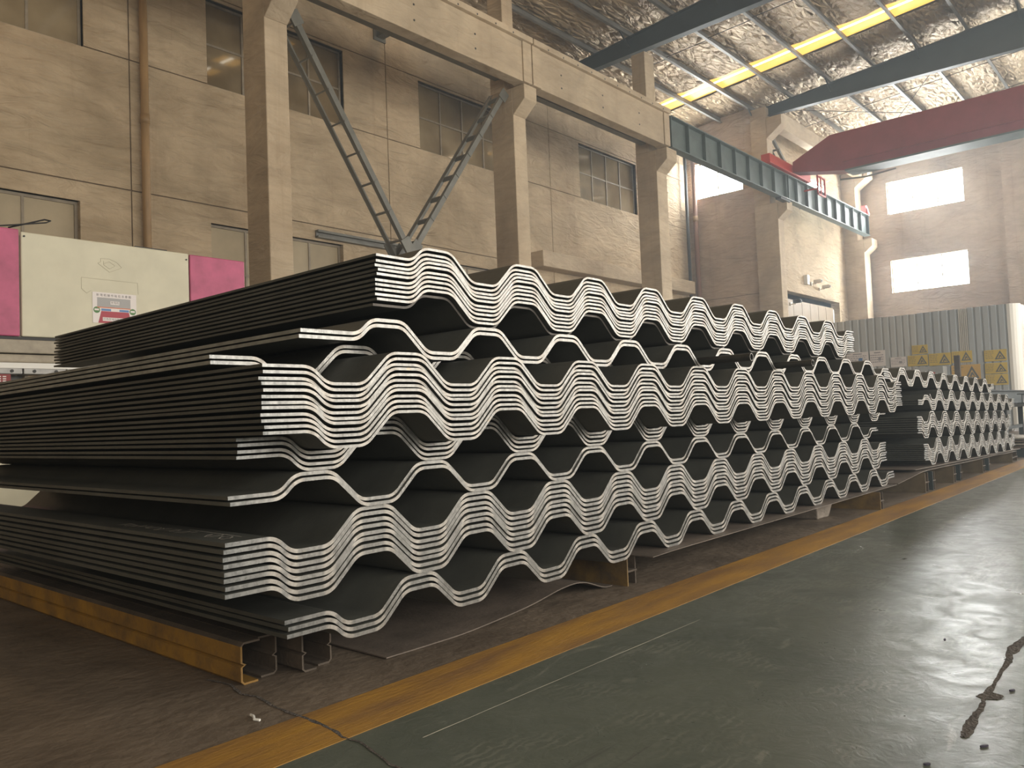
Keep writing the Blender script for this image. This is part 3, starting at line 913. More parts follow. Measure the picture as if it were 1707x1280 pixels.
def bundle(key, n, x0, y, zbot, s, t, start, npk, L, where, group, tilt=0.0, fl0=0.15, fl1=0.15, jx=0.004, jy=0.005, dark_bottom=False, side=0):
    var = [(dx, sheet_mesh('corrugated_sheet', start, npk, t, L, fl0 + dx, fl1 + rnd0, None, side)) for dx, rnd0 in ((0, 0), (-0.004, 0.003), (0.004, -0.002), (0.0015, 0.004))]
    rnd = random.Random(sum(map(ord, key)))
    out = []
    slack = max(0.0, s - 1.37 * t)
    zz = 0.0
    for i in range(n):
        dx, m = var[rnd.randrange(4)]
        dy = rnd.uniform(-jy, jy)
        if dark_bottom and i == 0:
            dx, m = 0, sheet_mesh('corrugated_sheet', start, npk, t, L, fl0, fl1, M_CUTD); dy = 0.02
        o = bpy.data.objects.new('corrugated_sheet', m)
        COL.objects.link(o)
        z = zbot + DEP / 2 + t / 2 + i * s
        if 0 < i < n - 1:
            z += rnd.uniform(-0.42, 0.42) * slack
        o.location = (x0 - dx, y + dy, z)
        o.rotation_euler = (0, tilt, 0)
        k = n - 1 - i
        if n == 2:
            lab = '%s corrugated steel sheet of %s' % (('upper', 'lower')[k], where)
        elif k == 0:
            lab = 'topmost corrugated steel sheet of %s' % where
        elif k == n - 1:
            lab = 'lowest corrugated steel sheet of %s' % where
        else:
            lab = '%s corrugated steel sheet from the top of %s' % (ORD[k], where)
        tag(o, lab, 'steel sheet', group)
        out.append(o)
    return out

G1 = 'corrugated sheets of the near stack'
bA = bundle('A', 3, 1.240, 1.935, 0.130, 0.0190, 0.0114, 'down', 11, 2.55, "the near stack's bottom three-sheet bundle", G1)
bB = bundle('B', 8, 1.058, 1.930, 0.2722, 0.0187, 0.0112, 'down', 11, 2.50, "the near stack's eight-sheet bundle", G1)
bC = bundle('C', 2, 1.072, 1.920, 0.5075, 0.0155, 0.0100, 'up', 11, 2.52, 'the lone pair lying on the eight-sheet bundle', G1)
bD = bundle('D', 4, 1.104, 1.930, 0.6258, 0.0157, 0.0086, 'down', 11, 2.55, 'the shaded four under the thickest bundle', G1)
bE = bundle('E', 12, 1.104, 1.810, 0.6880, 0.0157, 0.0083, 'down', 11, 2.65, "the near stack's thickest, twelve-sheet bundle", G1)
bF = bundle('F', 2, 1.092, 2.040, 0.8840, 0.0157, 0.0100, 'down', 11, 2.45, 'the recessed pair lying right on the thickest bundle', G1, side=1)
bG = bundle('G', 2, 1.280, 1.893, 0.9510, 0.0165, 0.0105, 'up', 11, 2.6, 'the rust-edged pair carrying two pipes', G1, fl0=0.20, side=1)
bT = bundle('T', 11, 1.586, 1.930, 1.0720, 0.0153, 0.0081, 'up', 9, 2.65, "the near stack's topmost eleven-sheet bundle", G1, dark_bottom=True)

G2 = 'corrugated sheets of the far stack'
TL = 0.018
bundle('4', 9, 7.60, 1.93, 0.200, 0.0165, 0.0110, 'down', 8, 2.55, "the far stack's bottom bundle", G2, TL)
bundle('3', 8, 7.44, 1.93, 0.442, 0.0192, 0.0120, 'down', 8, 2.55, "the far stack's second-lowest bundle", G2, TL)
bundle('2', 3, 7.51, 1.93, 0.687, 0.0170, 0.0110, 'up', 9, 2.55, "the far stack's lower middle trio", G2, TL)
bundle('2b', 3, 7.873, 1.93, 0.7355, 0.0170, 0.0110, 'down', 8, 2.55, "the far stack's upper middle trio", G2, TL, fl0=0.012)
bundle('1', 4, 6.66, 1.95, 0.905, 0.0160, 0.0110, 'down', 8, 2.55, "the far stack's top bundle", G2, TL)

# spacer blocks between the recessed pair and the pair above
for k, i in enumerate((1, 4, 7, 10)):
    x = 1.5925 + 0.45 * i
    o = MB().box(x - 0.03, x + 0.03, 2.5, 2.9, 1.0022, 1.0428).build('spacer_block', M_RUST)
    tag(o, '%s dark steel spacer block hidden under the pair carrying two pipes' % ['leftmost', 'second from left', 'third from left', 'rightmost'][k], 'spacer', 'spacer blocks inside the near stack')
# two pipes lying in the valleys of the rust-edged pair
M_PIPED = mat('dark_oily_pipe', (0.07, 0.065, 0.055), 0.28, 0.6, 0.3, 8)
for k, (x, y0) in enumerate(((3.60, 1.64), (4.50, 1.69))):
    e = empty('steel_pipe', (x, y0, 1.0))
    tag(e, ['dark steel pipe poking out between the top bundles, left of the other', 'dark steel pipe with visible open end, right of the other'][k], 'pipe', 'pipes between the top bundles')
    zc = 0.9510 + 0.0105 + 0.0165 + 0.0195
    R1, R0, nn = 0.019, 0.0155, 16
    q = MB()
    for y in (y0, y0 + 2.2):
        for R in (R1, R0):
            q.v += [(x + R * math.cos(2 * math.pi * i / nn), y, zc + R * math.sin(2 * math.pi * i / nn)) for i in range(nn)]
    for i in range(nn):
        j = (i + 1) % nn
        q.f += [(i, j, 2 * nn + j, 2 * nn + i), (nn + j, nn + i, 3 * nn + i, 3 * nn + j), (i, nn + i, nn + j, j), (2 * nn + j, 3 * nn + j, 3 * nn + i, 2 * nn + i)]
        q.m += [0] * 4
    q.build('tube', M_PIPED, e, False)

# chalk scribbles on the eight-sheet bundle's top flange
zt = bB[-1].location.z + 0.0062
rnd = random.Random(3)
q = MB()
y = 2.08
def rib(mb, pts, wd=0.0016):
    for a, b in zip(pts, pts[1:]):
        dx, dy = b[0] - a[0], b[1] - a[1]; l = math.hypot(dx, dy) or 1
        ox, oy = -dy / l * wd, dx / l * wd
        i = len(mb.v)
        mb.v += [(a[0] + ox, a[1] + oy, zt), (a[0] - ox, a[1] - oy, zt), (b[0] - ox, b[1] - oy, zt), (b[0] + ox, b[1] + oy, zt)]
        mb.f.append((i, i + 1, i + 2, i + 3)); mb.m.append(0)
for c in range(9):
    cy = 2.02 + c * 0.075; cx = 1.12
    if c == 2: continue
    pts = [(cx + 0.022 * math.sin(k * (1.1 + 0.15 * c)) + rnd.uniform(-.006, .006), cy + 0.025 * math.cos(k * 0.9 + c) + k * 0.003) for k in range(9)]
    rib(q, pts)
rib(q, [(1.15, 2.0), (1.155, 2.3)])
q.build('chalk_scribble', M_CHALK, bB[-1])
bpy.context.view_layer.update()

# ---------------------------------------------------------------- supports and plates
def thick_path(pts, t):
    """closed outline of an open polyline with thickness t"""
    n = len(pts); A, B = [], []
    for i, p in enumerate(pts):
        a = pts[max(i - 1, 0)]; b = pts[min(i + 1, n - 1)]
        d = Vector((b[0] - a[0], b[1] - a[1])).normalized()
        A.append((p[0] - d.y * t / 2, p[1] + d.x * t / 2)); B.append((p[0] + d.y * t / 2, p[1] - d.x * t / 2))
    return A + B[::-1]
def strip(mb, pts, t, y0, y1, mi=0):
    n = len(pts)
    poly = thick_path(pts, t)
    A, B = poly[:n], poly[n:][::-1]
    b = len(mb.v)
    for y in (y0, y1):
        mb.v += [(x, y, z) for x, z in A] + [(x, y, z) for x, z in B]
    for i in range(n - 1):
        mb.f += [(b + i, b + i + 1, b + 2 * n + i + 1, b + 2 * n + i), (b + n + i + 1, b + n + i, b + 3 * n + i, b + 3 * n + i + 1), (b + i, b + n + i, b + n + i + 1, b + i + 1), (b + 2 * n + i + 1, b + 3 * n + i + 1, b + 3 * n + i, b + 2 * n + i)]
        mb.m += [mi] * 4
    mb.f += [(b, b + 2 * n, b + 3 * n, b + n), (b + n - 1, b + 2 * n - 1, b + 4 * n - 1, b + 3 * n - 1)]; mb.m += [mi] * 2
    return mb

def box_beam(x0, y0, y1, wd, h, label, m1, m2):
    e = empty('support_beam', (x0 + wd / 2, y0, 0)); tag(e, label, 'beam', 'support beams under the near stack')
    g = 0.016
    lp = [(x0 + wd * 0.48, h - .004), (x0 + 0.012, h - .004), (x0 + .004, h - 0.012), (x0 + .004, h * 0.52), (x0 + g, h * 0.47), (x0 + .004, h * 0.42), (x0 + .004, 0.012), (x0 + 0.012, 0.004), (x0 + wd * 0.42, 0.004)]
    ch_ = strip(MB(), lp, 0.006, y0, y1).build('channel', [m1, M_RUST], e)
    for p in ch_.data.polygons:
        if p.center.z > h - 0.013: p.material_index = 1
    rp = [(2 * x0 + wd - x, z) for x, z in lp]
    rp = [(x + (0.002 if False else 0), z) for x, z in rp]
    strip(MB(), rp, 0.006, y0 + 0.02, y1).build('channel', m2, e)
    return e
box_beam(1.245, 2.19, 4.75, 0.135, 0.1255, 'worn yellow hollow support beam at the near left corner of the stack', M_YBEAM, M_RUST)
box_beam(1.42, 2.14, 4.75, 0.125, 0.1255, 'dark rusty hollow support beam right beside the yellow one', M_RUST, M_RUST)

def h_beam(xc, y0, y1, wd, h, label, m1, m2=None, group='H section support beams', z0=0.0):
    e = empty('h_beam', (xc, y0, z0)); tag(e, label, 'beam', group)
    MB().box(xc - wd / 2, xc - wd / 2 + 0.008, y0, y1, z0, z0 + h).build('flange', m1, e)
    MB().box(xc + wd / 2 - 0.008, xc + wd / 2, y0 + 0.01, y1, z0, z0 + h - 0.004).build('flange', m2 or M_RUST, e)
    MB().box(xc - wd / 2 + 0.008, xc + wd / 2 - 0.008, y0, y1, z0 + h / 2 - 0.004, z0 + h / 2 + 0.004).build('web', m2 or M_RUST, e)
    return e
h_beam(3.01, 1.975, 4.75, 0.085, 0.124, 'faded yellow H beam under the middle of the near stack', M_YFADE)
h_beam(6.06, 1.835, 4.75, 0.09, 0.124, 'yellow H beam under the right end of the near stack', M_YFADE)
q = MB().quadbox([(5.36, 2.04, 0), (5.54, 2.03, 0), (5.54, 2.5, 0), (5.36, 2.5, 0), (5.30, 2.02, 0.122), (5.60, 2.01, 0.122), (5.60, 2.5, 0.122), (5.30, 2.5, 0.122)])
o = bevel(q.build('support_block', M_WOODB), 0.008)
tag(o, 'tapered rough block propping the plate between the two H beams', 'block')
S2B = [(7.36, 0.13, 0.165), (7.58, 0.10, 0.160), (8.31, 0.12, 0.152), (8.56, 0.10, 0.148), (9.55, 0.14, 0.135), (9.82, 0.10, 0.130), (11.25, 0.35, 0.105)]
ordn = ['first', 'second', 'third', 'fourth', 'fifth', 'sixth', 'last']
for k, (x, wd, h) in enumerate(S2B):
    h_beam(x, 1.86, 4.6, wd, h, '%s H beam under the far stack, counted from the near stack' % ordn[k], mat('dusty_h_beam', (0.13, 0.105, 0.07), 0.7, 0, 0.3, 6) if k % 2 == 0 else M_RAFT)

def wavy(name, prof, y0, y1, th, mtl, label, sag=0.0):
    """prof: list of (x,z) for the bottom line; smooth by linear subdivision"""
    pts = []
    P = [Vector((x, z)) for x, z in prof]
    for i in range(len(P) - 1):
        p0 = P[max(i - 1, 0)]; p1 = P[i]; p2 = P[i + 1]; p3 = P[min(i + 2, len(P) - 1)]
        for k in range(6):
            t = k / 6
            pts.append(tuple(0.5 * ((2 * p1) + (-p0 + p2) * t + (2 * p0 - 5 * p1 + 4 * p2 - p3) * t * t + (-p0 + 3 * p1 - 3 * p2 + p3) * t ** 3)))
    pts.append(tuple(P[-1]))
    o = strip(MB(), pts, th, y0, y1).build(name, mtl)
    for p in o.data.polygons: p.use_smooth = len(p.vertices) == 4
    bm = bmesh.new(); bm.from_mesh(o.data)
    for ed in bm.edges:
        if len(ed.link_faces) == 2 and ed.calc_face_angle(0) > math.radians(40): ed.smooth = False
    bm.to_mesh(o.data); bm.free()
    tag(o, label, 'steel plate', 'steel plates under the stacks')
    return o
wavy('steel_plate', [(3.04, 0.123), (3.25, 0.1265), (3.7, 0.1268), (4.5, 0.1265), (5.5, 0.1265), (6.2, 0.1268), (6.6, 0.127)], 1.885, 4.5, 0.0035, M_PLATE, 'thin steel plate between the near stack and its right-hand beams')
wavy('steel_plate', [(1.66, 0.006), (1.86, 0.004), (2.05, 0.006), (2.36, 0.028), (2.58, 0.058), (2.72, 0.056), (2.86, 0.012), (2.93, 0.006)], 2.03, 4.3, 0.004, M_PLATE, 'buckled thin steel plate lying on the floor under the near stack')
wavy('steel_plate', [(6.62, 0.132), (6.97, 0.152), (7.36, 0.172), (8.0, 0.165), (8.55, 0.155), (9.15, 0.145), (9.8, 0.138), (10.3, 0.134), (10.9, 0.118), (11.5, 0.112)], 1.88, 4.5, 0.004, M_PLATE, 'long wavy steel plate on the beams under the far stack')
wavy('steel_plate', [(7.2, 0.196), (7.7, 0.186), (8.4, 0.174), (9.2, 0.162), (10.2, 0.146), (11.2, 0.130), (11.9, 0.118)], 1.905, 4.4, 0.006, M_PLATE, 'upper steel plate directly below the far stack')

# ---------------------------------------------------------------- press brake behind the near stack
YM = 9.0
e = empty('press_brake', (3.9, YM, 0)); tag(e, 'large press brake with cream front panel and pink side panels', 'machine')
bevel(MB().box(2.80, 4.56, YM - 0.04, YM, 1.77, 2.835).build('front_panel', M_CREAM, e), 0.012)
bevel(MB().box(4.575, 5.28, YM - 0.04, YM, 1.60, 2.83).build('side_panel', M_PINK, e), 0.012)
bevel(MB().box(1.95, 2.785, YM - 0.04, YM, 1.77, 2.855).build('side_panel', M_PINK, e), 0.012)
MB().box(1.95, 5.28, YM, YM + 0.6, 1.75, 2.80).build('ram_body', M_MBEAM, e)
MB().box(1.9, 5.0, YM - 0.035, YM + 0.3, 1.735, 1.765).build('ram_gap', M_DARK, e)
bevel(MB().box(1.9, 5.0, YM - 0.06, YM + 0.3, 1.60, 1.735).build('ram_beam', M_MBEAM, e), 0.01)
bevel(MB().box(1.9, 5.0, YM - 0.05, YM + 0.3, 1.505, 1.59).build('ram_lower_beam', M_MBEAM, e), 0.02)
MB().box(1.9, 5.0, YM - 0.09, YM + 0.2, 1.445, 1.50).build('white_strip', M_WHITE, e)
for i in range(7):
    a = 1.98 + i * 0.40
    c = bevel(MB().box(a + 0.006, a + 0.394, YM - 0.13, YM + 0.1, 1.385, 1.443).build('tool_clamp', M_GREYM, e), 0.006)
    for dx in (0.10, 0.30):
        MB().tube([(a + dx, YM - 0.14, 1.414), (a + dx, YM - 0.128, 1.414)], 0.016, 8).build('bolt', M_DARK, c)
MB().box(1.9, 2.86, YM + 0.1, YM + 0.3, 0.95, 1.385).build('side_frame', mat('machine_grey', (0.16, 0.17, 0.17), 0.6), e)
MB().box(2.84, 2.87, YM + 0.02, YM + 0.1, 0.95, 1.385).build('frame_edge', M_MBEAM, e)
MB().box(4.9, 5.28, YM + 0.0, YM + 0.9, 0, 1.6).build('right_frame', M_CREAM, e)
bevel(MB().box(1.5, 5.0, YM - 0.12, YM + 0.3, 0.0, 0.62).build('lower_bed', M_CREAM, e), 0.02)
MB().box(1.6, 4.9, YM - 0.05, YM + 0.2, 0.62, 0.8).build('die_table', M_GREYM, e)
for (x, z) in ((2.83, 2.79), (4.53, 2.76)):
    MB().tube([(x, YM - 0.048, z), (x, YM - 0.038, z)], 0.01, 8).build('screw', M_DARK, e)
# faint emblem and old sticker outline on the front panel
q = MB()
yy = YM - 0.0405
def line3(mb, pts, wd=0.004):
    for a, b in zip(pts, pts[1:]):
        mb.bar((a[0], yy, a[1]), (b[0], yy, b[1]), wd, 0.003, upv=(0, 1, 0))
ex, ez = 3.66, 2.60
line3(q, [(ex - 0.09, ez + 0.055), (ex - 0.09, ez + 0.02), (ex - 0.12, ez), (ex, ez - 0.085), (ex + 0.10, ez - 0.04), (ex + 0.13, ez - 0.02), (ex + 0.08, ez + 0.03), (ex, ez + 0.06), (ex - 0.09, ez + 0.055)])
line3(q, [(ex - 0.06, ez + 0.03), (ex - 0.06, ez - 0.01), (ex, ez - 0.05), (ex + 0.06, ez - 0.01), (ex, ez + 0.03), (ex - 0.06, ez + 0.0)])
q.build('faint_emblem', mat('faint_outline', (0.40, 0.37, 0.26), 0.6), e)
q = MB()
line3(q, [(3.37, 2.43), (3.37, 2.31), (3.42, 2.265), (3.47, 2.30)])
line3(q, [(3.37, 2.43), (3.96, 2.425), (3.965, 2.30)])
q.build('sticker_outline', mat('faint_outline_b', (0.40, 0.37, 0.26), 0.6), e)

# poster on the press brake
X0, X1, Z0, Z1 = 3.478, 3.941, 1.955, 2.287
pw, ph = X1 - X0, Z1 - Z0
e2 = empty('safety_poster', ((X0 + X1) / 2, YM - 0.043, Z0)); tag(e2, 'white safety poster with grey and dark red diagram on the cream panel', 'poster')
MB().box(X0, X1, YM - 0.0445, YM - 0.0415, Z0, Z1).build('sheet', M_PAPER, e2)
def PX(u): return X0 + u * pw
def PZ(v): return Z0 + v * ph
def quad(name, pts, mtl, d):
    MB().prism([(PX(u), PZ(v)) for u, v in pts], 'y', YM - 0.0445 - d, YM - 0.0445 - d + 0.0004).build(name, mtl, e2)
quad('grey_field', [(0.10, 0.52), (0.86, 0.52), (0.86, 0.83), (0.10, 0.83)], M_SGRY, 0.0006)
quad('orange_line', [(0.10, 0.495), (0.86, 0.495), (0.86, 0.525), (0.10, 0.525)], M_SORG, 0.0010)
quad('blue_bar', [(0.19, 0.40), (0.82, 0.40), (0.82, 0.47), (0.19, 0.47)], M_BLUE, 0.0006)
quad('bar_label', [(0.41, 0.40), (0.60, 0.40), (0.60, 0.47), (0.41, 0.47)], M_PAPER, 0.0010)
quad('red_field', [(0.12, 0.0), (0.88, 0.0), (0.82, 0.39), (0.19, 0.39)], M_SRED, 0.0006)
quad('red_label', [(0.22, 0.07), (0.79, 0.07), (0.79, 0.19), (0.22, 0.19)], M_PAPER, 0.0010)
quad('grey_label', [(0.40, 0.62), (0.60, 0.62), (0.60, 0.73), (0.40, 0.73)], M_PAPER, 0.0010)
for u in (0.09, 0.91):
    quad('green_disc', [(u + 0.075 * math.cos(2 * math.pi * k / 20), 0.42 + 0.105 * math.sin(2 * math.pi * k / 20)) for k in range(20)], M_SGRN, 0.0006)
    quad('disc_label', [(u - 0.05, 0.40), (u + 0.05, 0.40), (u + 0.05, 0.46), (u - 0.05, 0.46)], M_PAPER, 0.0012)
RX = Matrix.Rotation(math.pi / 2, 4, 'X')
def ptext(body, u, v, size, d=0.0018, xs=1.0):
    text_mesh('lettering', body, size, M_TEXT, Matrix.Translation((PX(u), YM - 0.0445 - d, PZ(v))) @ RX @ Matrix.Diagonal((xs, 1, 1, 1)), e2)
ptext('折 弯 机 操 作 站 位 示 意 图', 0.48, 0.905, 0.030, xs=0.98)
ptext('折弯机', 0.50, 0.675, 0.028)
ptext('红色区域内禁止站人', 0.505, 0.13, 0.028)

# cable loop on top of the machine
o = MB().tube([(1.9, 9.1, 2.88), (2.3, 9.05, 2.90), (2.55, 9.05, 2.865), (2.75, 9.0, 2.90), (3.05, 9.0, 2.97), (3.10, 9.02, 3.0), (3.05, 9.04, 3.01), (2.9, 9.05, 2.95), (2.72, 9.06, 2.88)], 0.008, 6).build('cable_loop', M_BLACK, None, True)
tag(o, 'thin black cable looped on top of the pink panel', 'cable')
o = MB().box(4.05, 4.42, 9.2, 9.5, 2.81, 2.90).build('dark_tray', M_DARK); tag(o, 'small dark flat tray on top of the press brake', 'tray')
# notice behind the stack at the far left
o = MB().box(1.95, 2.66, YM - 0.16, YM - 0.15, 1.26, 1.38).build('red_notice', mat('dark_red_notice', (0.22, 0.03, 0.03), 0.6)); tag(o, 'dark red notice board hanging below the tool clamps', 'notice')
q = MB()
for r in range(4):
    for c in range(3):
        q.box(2.50 + c * 0.045, 2.53 + c * 0.045, YM - 0.163, YM - 0.160, 1.285 + r * 0.022, 1.295 + r * 0.022)
q.build('notice_print', M_PAPER, o)

# ---------------------------------------------------------------- galvanised fence with boards at the far end of the aisle
XF = 21.9
e = empty('sheet_fence', (XF, 5.5, 0)); tag(e, 'tall galvanised ribbed sheet fence across the hall', 'fence')
FT = 3.0
y = 9.2; k = 0
def rib_panel(y1, y0, x, mtl, i):
    n = 5
    pts = []
    w_ = (y1 - y0) / n
    for j in range(n):
        a = y1 - j * w_
        pts += [(x, a), (x, a - w_ * 0.62), (x + 0.03, a - w_ * 0.70), (x + 0.03, a - w_ * 0.92)]
    pts.append((x, y0))
    q = MB()
    for zz in (0.1, FT - 0.01 * (i % 2)):
        q.v += [(p[0], p[1], zz) for p in pts]
    m = len(pts)
    for j in range(m - 1):
        q.f.append((j, j + 1, m + j + 1, m + j)); q.m.append(0)
    o = q.build('fence_panel', mtl, e)
    sd = o.modifiers.new('t', 'SOLIDIFY'); sd.thickness = 0.003
    return o
GV = [mat('galvanised_sheet_%d' % i, c, 0.45, 0.25, 0.12, 1.0, stretch=(1, 1, 0.15)) for i, c in enumerate([(0.64, 0.63, 0.59), (0.56, 0.58, 0.58), (0.47, 0.51, 0.54)])]
edges = [9.2, 8.25, 7.3, 6.35, 5.55, 4.62, 4.42, 3.60]
for i, (a, b) in enumerate(zip(edges, edges[1:])):
    rib_panel(a, b, XF, GV[min(2, i // 2)] if i != 5 else GV[0], i)
# rounded corner panel turning away
pts = [(XF, 3.60)] + [(XF + 0.25 * (1 - math.cos(t)), 3.60 - 0.25 * math.sin(t)) for t in [math.pi / 2 * k / 6 for k in range(1, 7)]] + [(XF + 0.25 + 0.2 * k + (0.03 if k % 2 else 0), 3.35 + (0.03 if k % 2 else 0)) for k in range(1, 10)]
q = MB()
for zz in (0.1, FT): q.v += [(p[0], p[1], zz) for p in pts]
m = len(pts)
for j in range(m - 1):
    q.f.append((j, j + 1, m + j + 1, m + j)); q.m.append(0)
o = q.build('corner_panel', GV[0], e); sd = o.modifiers.new('t', 'SOLIDIFY'); sd.thickness = 0.003
for yy_ in (9.1, 6.4, 3.7):
    MB().box(XF + 0.06, XF + 0.14, yy_ - 0.04, yy_ + 0.04, 0, FT - 0.05).build('fence_post', M_PURL, e)
o = MB().box(XF + 0.08, XF + 0.1, 3.27, 3.345, 1.45, 1.75).build('red_tag', M_RED2); 
o.location = (0.3, 0, 0); tag(o, 'small red vertical tag on the fence corner', 'tag')

def board(y1, y0, z1, z0, mtl, label, tri=True, title=False, white=False, name='notice_board', cat='notice board', group=None):
    b = empty(name, (XF - 0.02, (y0 + y1) / 2, z0)); tag(b, label, cat, group)
    xf = XF - 0.015
    MB().box(xf - 0.012, xf, y0 + 0.008, y1 - 0.008, z0 + 0.006, z1 - 0.006).build('board', mtl, b)
    xo = xf - 0.0135
    hh, ww = z1 - z0, y1 - y0
    def YY(u): return y1 - u * ww
    def ZZ(v): return z0 + v * hh
    def pl(nm, pts, mt, d=0.0):
        MB().prism([(YY(u), ZZ(v)) for u, v in pts], 'x', xo - d - 0.002, xo - d).build(nm, mt, b)
    if tri:
        pl('triangle', [(0.46, 0.16), (0.94, 0.16), (0.70, 0.90)], M_TRI)
        pl('triangle_field', [(0.56, 0.25), (0.84, 0.25), (0.70, 0.68)], mtl, 0.0022)
        pl('pictogram', [(0.62, 0.27), (0.68, 0.27), (0.71, 0.40), (0.77, 0.28), (0.80, 0.28), (0.72, 0.55), (0.67, 0.50)], M_TRI, 0.0044)
    ink = M_INKG if white else M_INK
    rr = random.Random(int(y1 * 100 + z1 * 10))
    lines = 5 if not title else 2
    for i in range(lines):
        v = 0.82 - i * 0.14
        u1 = 0.42 if tri else 0.9
        if white and i == 0:
            pl('print_line', [(0.3, v), (0.7, v), (0.7, v + 0.07), (0.3, v + 0.07)], ink); continue
        uu = 0.06
        while uu < u1 - 0.05:
            wl_ = rr.uniform(0.04, 0.12)
            pl('print_line', [(uu, v), (min(uu + wl_, u1), v), (min(uu + wl_, u1), v + 0.05), (uu, v + 0.05)], ink)
            uu += wl_ + 0.03
    if white:
        pl('blue_mark', [(0.55, 0.35), (0.72, 0.35), (0.72, 0.55), (0.55, 0.55)], M_BLUE if y1 > 7 else M_INKG, 0.003)
    return b
GB = 'yellow warning boards on the fence'
board(5.71, 5.33, 2.20, 1.965, M_SIGNY, 'yellow warning board standing alone above the row of boards', group=GB)
board(5.82, 5.34, 1.95, 1.67, M_SIGNY, 'leftmost yellow warning board of the three in a row', group=GB)
board(5.33, 4.82, 1.96, 1.65, M_SIGNY, 'middle yellow warning board of the three in a row', group=GB)
board(4.82, 4.36, 1.97, 1.68, M_SIGNY, 'rightmost yellow warning board of the three in a row', group=GB)
board(4.84, 4.20, 1.63, 1.22, M_SIGNO, 'largest orange yellow board with triangle behind the dark post', title=True, group=GB)
board(4.12, 3.64, 1.94, 1.66, M_SIGNY, 'top yellow warning board of the vertical three near the fence corner', group=GB)
board(4.12, 3.64, 1.63, 1.365, M_SIGNY, 'middle yellow warning board of the vertical three near the fence corner', group=GB)
board(4.12, 3.64, 1.36, 1.09, M_SIGNY, 'bottom yellow warning board of the vertical three near the fence corner', group=GB)
GW = 'pale notice sheets on the fence'
board(7.32, 6.75, 2.14, 1.78, M_SIGNW, 'leftmost pale notice sheet with a small blue mark', False, white=True, group=GW)
board(6.73, 6.34, 2.15, 1.73, M_SIGNW, 'pale notice sheet directly right of the blue-marked one', False, white=True, group=GW)
board(6.23, 5.84, 1.94, 1.68, M_SIGNW, 'small pale notice sheet left of the yellow boards', False, white=True, group=GW)
c = MB().box(XF - 0.45, XF - 0.05, 4.92, 5.56, 0.0, 1.62).build('grey_cabinet', mat('cabinet_grey', (0.42, 0.44, 0.44), 0.5)); bevel(c, 0.01)
tag(c, 'grey steel cabinet standing below the row of yellow boards', 'cabinet')
MB().box(XF - 0.46, XF - 0.451, 5.1, 5.28, 1.38, 1.48).build('red_label', M_RED2, c)
MB().box(XF - 0.456, XF - 0.451, 5.235, 5.242, 0.1, 1.55).build('door_gap', M_DARK, c)
o = bevel(MB().box(XF - 1.0, XF - 0.9, 4.44, 4.56, 0, 1.82).build('fence_post', M_RUST), 0.01)
tag(o, 'dark rusty upright steel post before the orange yellow board', 'post')

# stored steel at the far right
def i_beam(x0, x1, y, z, h, wd, label, mtl):
    e = empty('stored_beam', (x0, y, z)); tag(e, label, 'beam', 'stored steel beams at the far right')
    MB().box(x0, x1, y - wd / 2, y + wd / 2, z, z + 0.012).build('flange', mtl, e)
    MB().box(x0, x1, y - wd / 2, y + wd / 2, z + h - 0.012, z + h).build('flange', mtl, e)
    MB().box(x0, x1, y - 0.006, y + 0.006, z + 0.012, z + h - 0.012).build('web', mtl, e)
    return e
for k, (x, z0_, h_) in enumerate(((15.2, 0.0, 0.86),)):
    pass
rk = empty('steel_rack', (15.5, 2.2, 0)); tag(rk, 'dark steel rack at the far right behind the far stack', 'rack')
for x in (13.6, 15.2, 16.8, 18.4):
    for y in (1.95, 2.9):
        MB().box(x - 0.04, x + 0.04, y - 0.04, y + 0.04, 0, 0.60).build('leg', M_RAFT, rk)
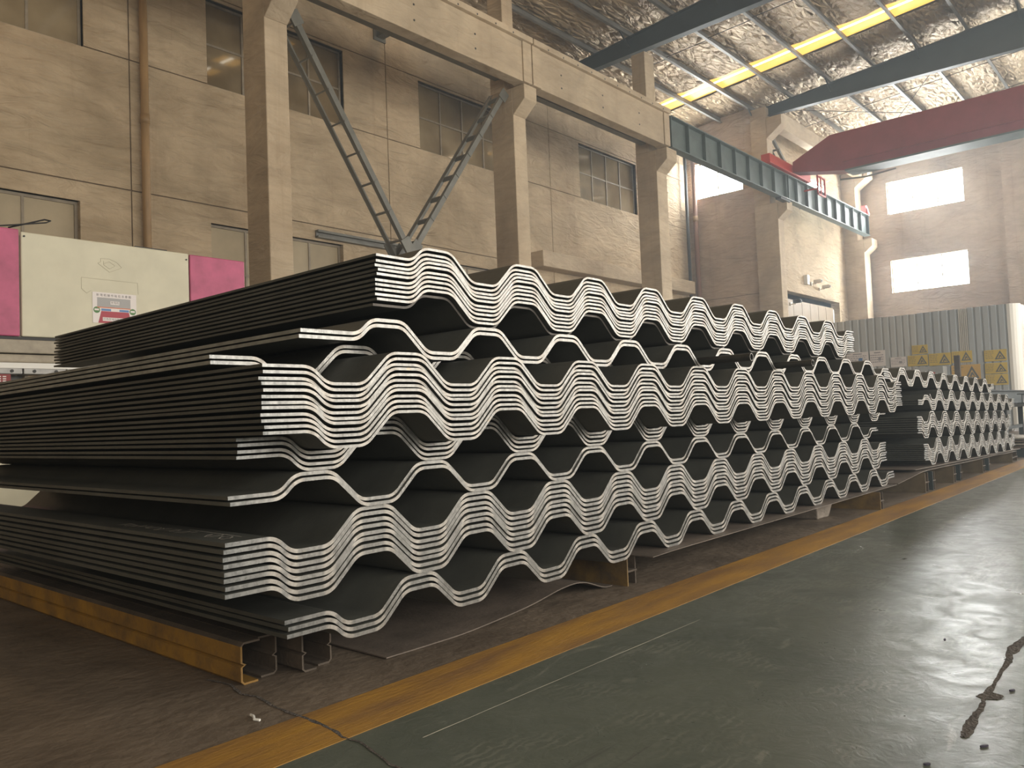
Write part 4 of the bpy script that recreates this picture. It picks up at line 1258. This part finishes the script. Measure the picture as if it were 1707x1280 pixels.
for y in (1.95, 2.9):
    MB().box(13.4, 18.6, y - 0.05, y + 0.05, 0.60, 0.68).build('rail', M_RAFT, rk)
    MB().box(13.4, 18.6, y - 0.03, y + 0.03, 0.20, 0.26).build('rail', M_RAFT, rk)
i_beam(13.2, 19.5, 2.05, 0.682, 0.14, 0.12, 'dark I beam lying on the front of the steel rack', M_RAFT)
i_beam(13.5, 20.2, 2.65, 0.682, 0.22, 0.14, 'larger dark I beam lying on the back of the steel rack', M_RAFT)
for k in range(4):
    o = MB().box(12.0 + 0.05 * k, 13.3 - 0.03 * k, 1.86, 3.4, 0.12 + k * 0.035, 0.14 + k * 0.035).build('stored_plate', mat('pale_plate', (0.42, 0.40, 0.36), 0.45, 0.3, 0.2, 3) if k % 2 else M_PLATE)
    tag(o, '%s pale steel plate in the low pile right of the far stack' % ['lowest', 'second lowest', 'second highest', 'topmost'][k], 'steel plate', 'plates piled right of the far stack')
for k, x in enumerate((12.15, 12.6, 13.05)):
    h_beam(x, 1.88, 3.3, 0.16, 0.118, '%s low dark beam under the pale plate pile' % ['nearest', 'middle', 'farthest'][k], M_RAFT, group='beams under the plate pile')

# security cameras above the far door
for k, (x, z) in enumerate(((32.3, 5.75), (33.2, 5.62), (30.05, 4.75))):
    e = empty('security_camera', (x, YL2 - 0.3, z)); tag(e, ['white security camera above the far door', 'white security camera right of the other above the far door', 'dark security camera at the left edge of the far door'][k], 'camera', 'security cameras at the far door')
    MB().box(x - 0.06, x + 0.06, YL2 - 0.06, YL2, z - 0.1, z + 0.02).build('bracket', M_CCTV, e)
    MB().tube([(x, YL2 - 0.05, z - 0.05), (x, YL2 - 0.25, z - 0.05)], 0.02, 6).build('arm', M_CCTV, e)
    bevel(MB().box(x - 0.07, x + 0.07, YL2 - 0.45, YL2 - 0.15, z - 0.03, z + 0.10).build('housing', M_CCTV if k < 2 else M_DARK, e), 0.015)
    MB().tube([(x, YL2 - 0.47, z + 0.035), (x, YL2 - 0.45, z + 0.035)], 0.045, 10).build('lens', M_BLACK, e)
o = bevel(MB().box(31.6, 31.85, YL2 - 0.15, YL2, 5.62, 6.0).build('junction_box', M_WHITE), 0.01); tag(o, 'pale junction box on the wall beside the security cameras', 'box')
